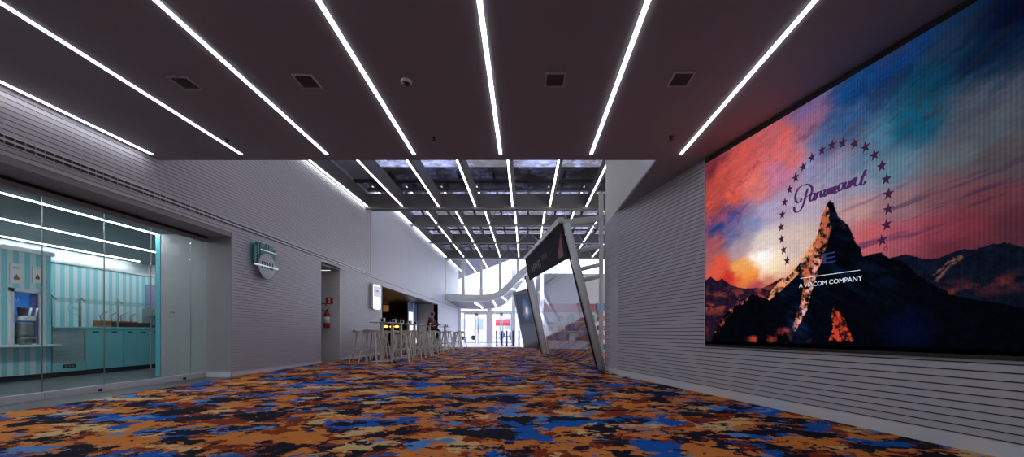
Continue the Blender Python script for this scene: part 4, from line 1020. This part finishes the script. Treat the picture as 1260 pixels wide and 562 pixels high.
# high tables, napkin holders, stools
TX = -3.79
TY = [10.75, 11.6, 12.4, 13.2, 13.95, 16.1, 18.6, 19.4]
def make_table():
    t = empty('bar_table')
    MB().box(-.24,.24,-.24,.24,1.025,1.04).build('tabletop', M['alu'], t, bevel=.004)
    MB().box(-.035,.035,-.035,.035,.015,1.025).build('column', M['stool'], t)
    MB().box(-.20,.20,-.20,.20,0,.015).build('base_plate', M['stool'], t, bevel=.003)
    return t
def make_holder():
    t = empty('napkin_holder')
    MB().box(-.05,.05,-.055,.055,0,.11).build('case', M['white_metal'], t, bevel=.008)
    MB().box(-.03,.03,-.06,-.054,.02,.09).build('napkin_slot', M['brown'], t)
    return t
def make_stool():
    t = empty('bar_stool')
    s = MB(); n = 20; prof = []
    for i in range(n+1):
        a = math.pi*(-.08+1.16*i/n); prof.append((.185*math.cos(a), .17*math.sin(a)))
    # seat shell: flat pan with a raised curved rim at the back
    s.prism([(x, y, .765) for x, y in prof] + [(-.19,-.14,.765),(.0,-.17,.765),(.19,-.14,.765)], (0,0,.022))
    s.build('seat', M['stool'], t, bevel=.004)
    r = MB()
    for i in range(n+1):
        x, y = prof[i]; h = .02+.035*math.sin(math.pi*i/n)
        r.v += [(x*.97,y*.97,.785),(x*1.04,y*1.04,.785),(x*1.12,y*1.12,.785+h),(x*1.07,y*1.07,.785+h)]
    for i in range(n):
        for k in range(4): r.f.append((i*4+k,i*4+(k+1) % 4,(i+1)*4+(k+1) % 4,(i+1)*4+k))
    r.f += [(3,2,1,0), tuple(n*4+k for k in range(4))]
    r.build('back_rim', M['stool'], t)
    for sx in (-1,1):
        for sy in (-1,1):
            MB().tube([(sx*.12,sy*.10,.77),(sx*.23,sy*.225,0)], [.027,.018], square=True).build('leg', M['stool'], t)
    f = MB(); k = .36; q = lambda z: (.13+(.215-.13)*(1-z/.77), .11+(.215-.11)*(1-z/.77))
    a, b = q(.33)
    MB().tube([(-a,-b,.33),(a,-b,.33),(a,b,.33),(-a,b,.33)], .014, closed=True, square=True).build('footrest', M['stool'], t)
    return t
T0, H0, S0_ = make_table(), make_holder(), make_stool()
def use(proto, first, loc, rz):
    o = proto if first else copy_tree(proto)
    o.location = loc; o.rotation_euler = (0,0,rz); return o
FZ = .004
for i, y in enumerate(TY):
    o = use(T0, i == 0, (TX+(.12 if i == 6 else 0),y,FZ), 0); tag(o, 'high square bar table on one column, %s from the near end of the row' % names[i], 'table', 'high bar tables')
    o = use(H0, i == 0, (TX+(.06 if i % 2 else .03)+(.12 if i == 6 else 0),y,FZ+1.04), .2*(i % 3)); tag(o, 'white napkin holder on the %s high table from the near end' % names[i], 'napkin holder', 'napkin holders')
sp_ = []
for i, y in enumerate(TY):
    sp_.append((-4.36-(-.04 if i == 6 else 0), y+(.0,.05,-.03)[i % 3], -math.pi/2+(.2,-.15,.1)[i % 3]+math.pi, 'wall side of the %s high table' % names[i]))
    sp_.append((-3.24+(.14 if i == 6 else 0), y-.05+(.03,-.04,.06)[i % 3], -math.pi/2+(.1,-.2,.15)[i % 3], 'walkway side of the %s high table' % names[i]))
sp_.insert(1, (-3.86, 10.2, math.pi, 'near end of the first high table, closest of all'))
sp_ += [(-4.25, 15.3, 2.4, 'gap between the fifth and sixth high tables, wall side'), (-3.3, 15.1, -1.2, 'gap between the fifth and sixth high tables, walkway side'),
        (-3.3, 17.2, -1.0, 'gap between the sixth and seventh high tables'), (-3.2, 20.2, -.6, 'far end of the whole row')]
for i, (x, y, r, lab) in enumerate(sp_):
    o = use(S0_, i == 0, (x,y,FZ), r+math.pi/2 if False else r); tag(o, 'cream splayed-leg bar stool at the %s' % lab, 'stool', 'cream bar stools')

# ------------------------------------------------------------------ seated person
def skin(name, pts, edges, rad, m, parent, sub=2):
    me = bpy.data.meshes.new(name); me.from_pydata(pts, edges, []); me.update(); me.materials.append(m)
    o = bpy.data.objects.new(name, me); col.objects.link(o); o.parent = parent
    bm = bmesh.new(); bm.from_mesh(me); ly = bm.verts.layers.skin.verify(); bm.verts.ensure_lookup_table()
    for i, r in enumerate(rad): bm.verts[i][ly].radius = (r, r)
    bm.verts[0][ly].use_root = True
    bm.to_mesh(me); bm.free()
    md = o.modifiers.new('skin', 'SKIN')
    md.use_smooth_shade = True
    s = o.modifiers.new('sub', 'SUBSURF'); s.levels = sub; s.render_levels = sub
    return o
# local frame: the person faces +X, seat at origin height .79
pr = empty('person', (-4.32, 18.6, FZ+.035), -.12); tag(pr, 'seated person in a dark red jacket and black trousers leaning on a high table', 'person')
J = [(-.02,0,.90),(-.02,0,1.02),(.0,0,1.16),(.04,0,1.30),(.07,0,1.40),(.09,0,1.47),   #0-5 spine, neck
     (.03,.17,1.36),(.12,.23,1.14),(.36,.16,1.09),(.03,-.17,1.36),(.12,-.23,1.14),(.36,-.16,1.09), #6-11 arms
     (.0,.09,.86),(.36,.12,.84),(.34,.13,.42),(.0,-.09,.86),(.38,-.12,.84),(.32,-.12,.42),  #12-17 legs
     (.10,0,1.54),(.11,0,1.63)]
E = [(0,1),(1,2),(2,3),(3,4),(4,5),(3,6),(6,7),(7,8),(3,9),(9,10),(10,11),(0,12),(12,13),(13,14),(0,15),(15,16),(16,17),(5,18),(18,19)]
R = [.13,.12,.13,.12,.055,.05,.065,.05,.035,.065,.05,.035,.09,.07,.045,.09,.07,.045,.082,.07]
skin('body', J, E, R, M['skin'], pr)
skin('jacket', J[:4]+[J[4]]+J[6:12], [(0,1),(1,2),(2,3),(3,4),(3,5),(5,6),(6,7),(3,8),(8,9),(9,10)], [.15,.145,.15,.135,.07,.08,.065,.048,.08,.065,.048], M['jacket'], pr)
skin('trousers', [J[0],J[12],J[13],J[14],J[15],J[16],J[17]], [(0,1),(1,2),(2,3),(0,4),(4,5),(5,6)], [.14,.10,.082,.06,.10,.082,.06], M['trousers'], pr)
MB().lathe([(.02,.10),(.07,.085),(.095,.04),(.098,-.01),(.085,-.05),(.05,-.07)], (.085,0,1.60), 20).build('hair', M['hair'], pr, True)
for s in (.13,-.12): MB().prism([(.26,s-.045,.36),(.52,s-.04,.36),(.54,s-.03,.39),(.42,s-.04,.44),(.28,s-.045,.46)], (0,.085,0)).build('shoe', M['shoe'], pr, bevel=.015)
MB().prism([(.20,-.012,1.60),(.225,-.012,1.575),(.19,-.012,1.565)], (0,.024,0)).build('nose', M['skin'], pr)
for s in (1,-1):
    hd = []; he = []; rr = []
    base_ = Vector((.36, s*.16, 1.085)); hd += [tuple(base_), tuple(base_+Vector((.06,0,-.005)))]; he.append((0,1)); rr += [.03,.034]
    for k in range(4):
        o_ = Vector((.09, (k-1.5)*.019, -.005)); n0 = len(hd)
        L = (.035,.042,.039,.030)[k]
        hd += [tuple(base_+o_), tuple(base_+o_+Vector((L,0,-.005))), tuple(base_+o_+Vector((L*1.7,0,-.022)))]
        he += [(1,n0),(n0,n0+1),(n0+1,n0+2)]; rr += [.010,.009,.008]
    n0 = len(hd); hd += [tuple(base_+Vector((.05,-s*.04,0))), tuple(base_+Vector((.09,-s*.055,-.005)))]; he += [(1,n0),(n0,n0+1)]; rr += [.011,.009]
    skin('hand', hd, he, rr, M['skin'], pr, 1)
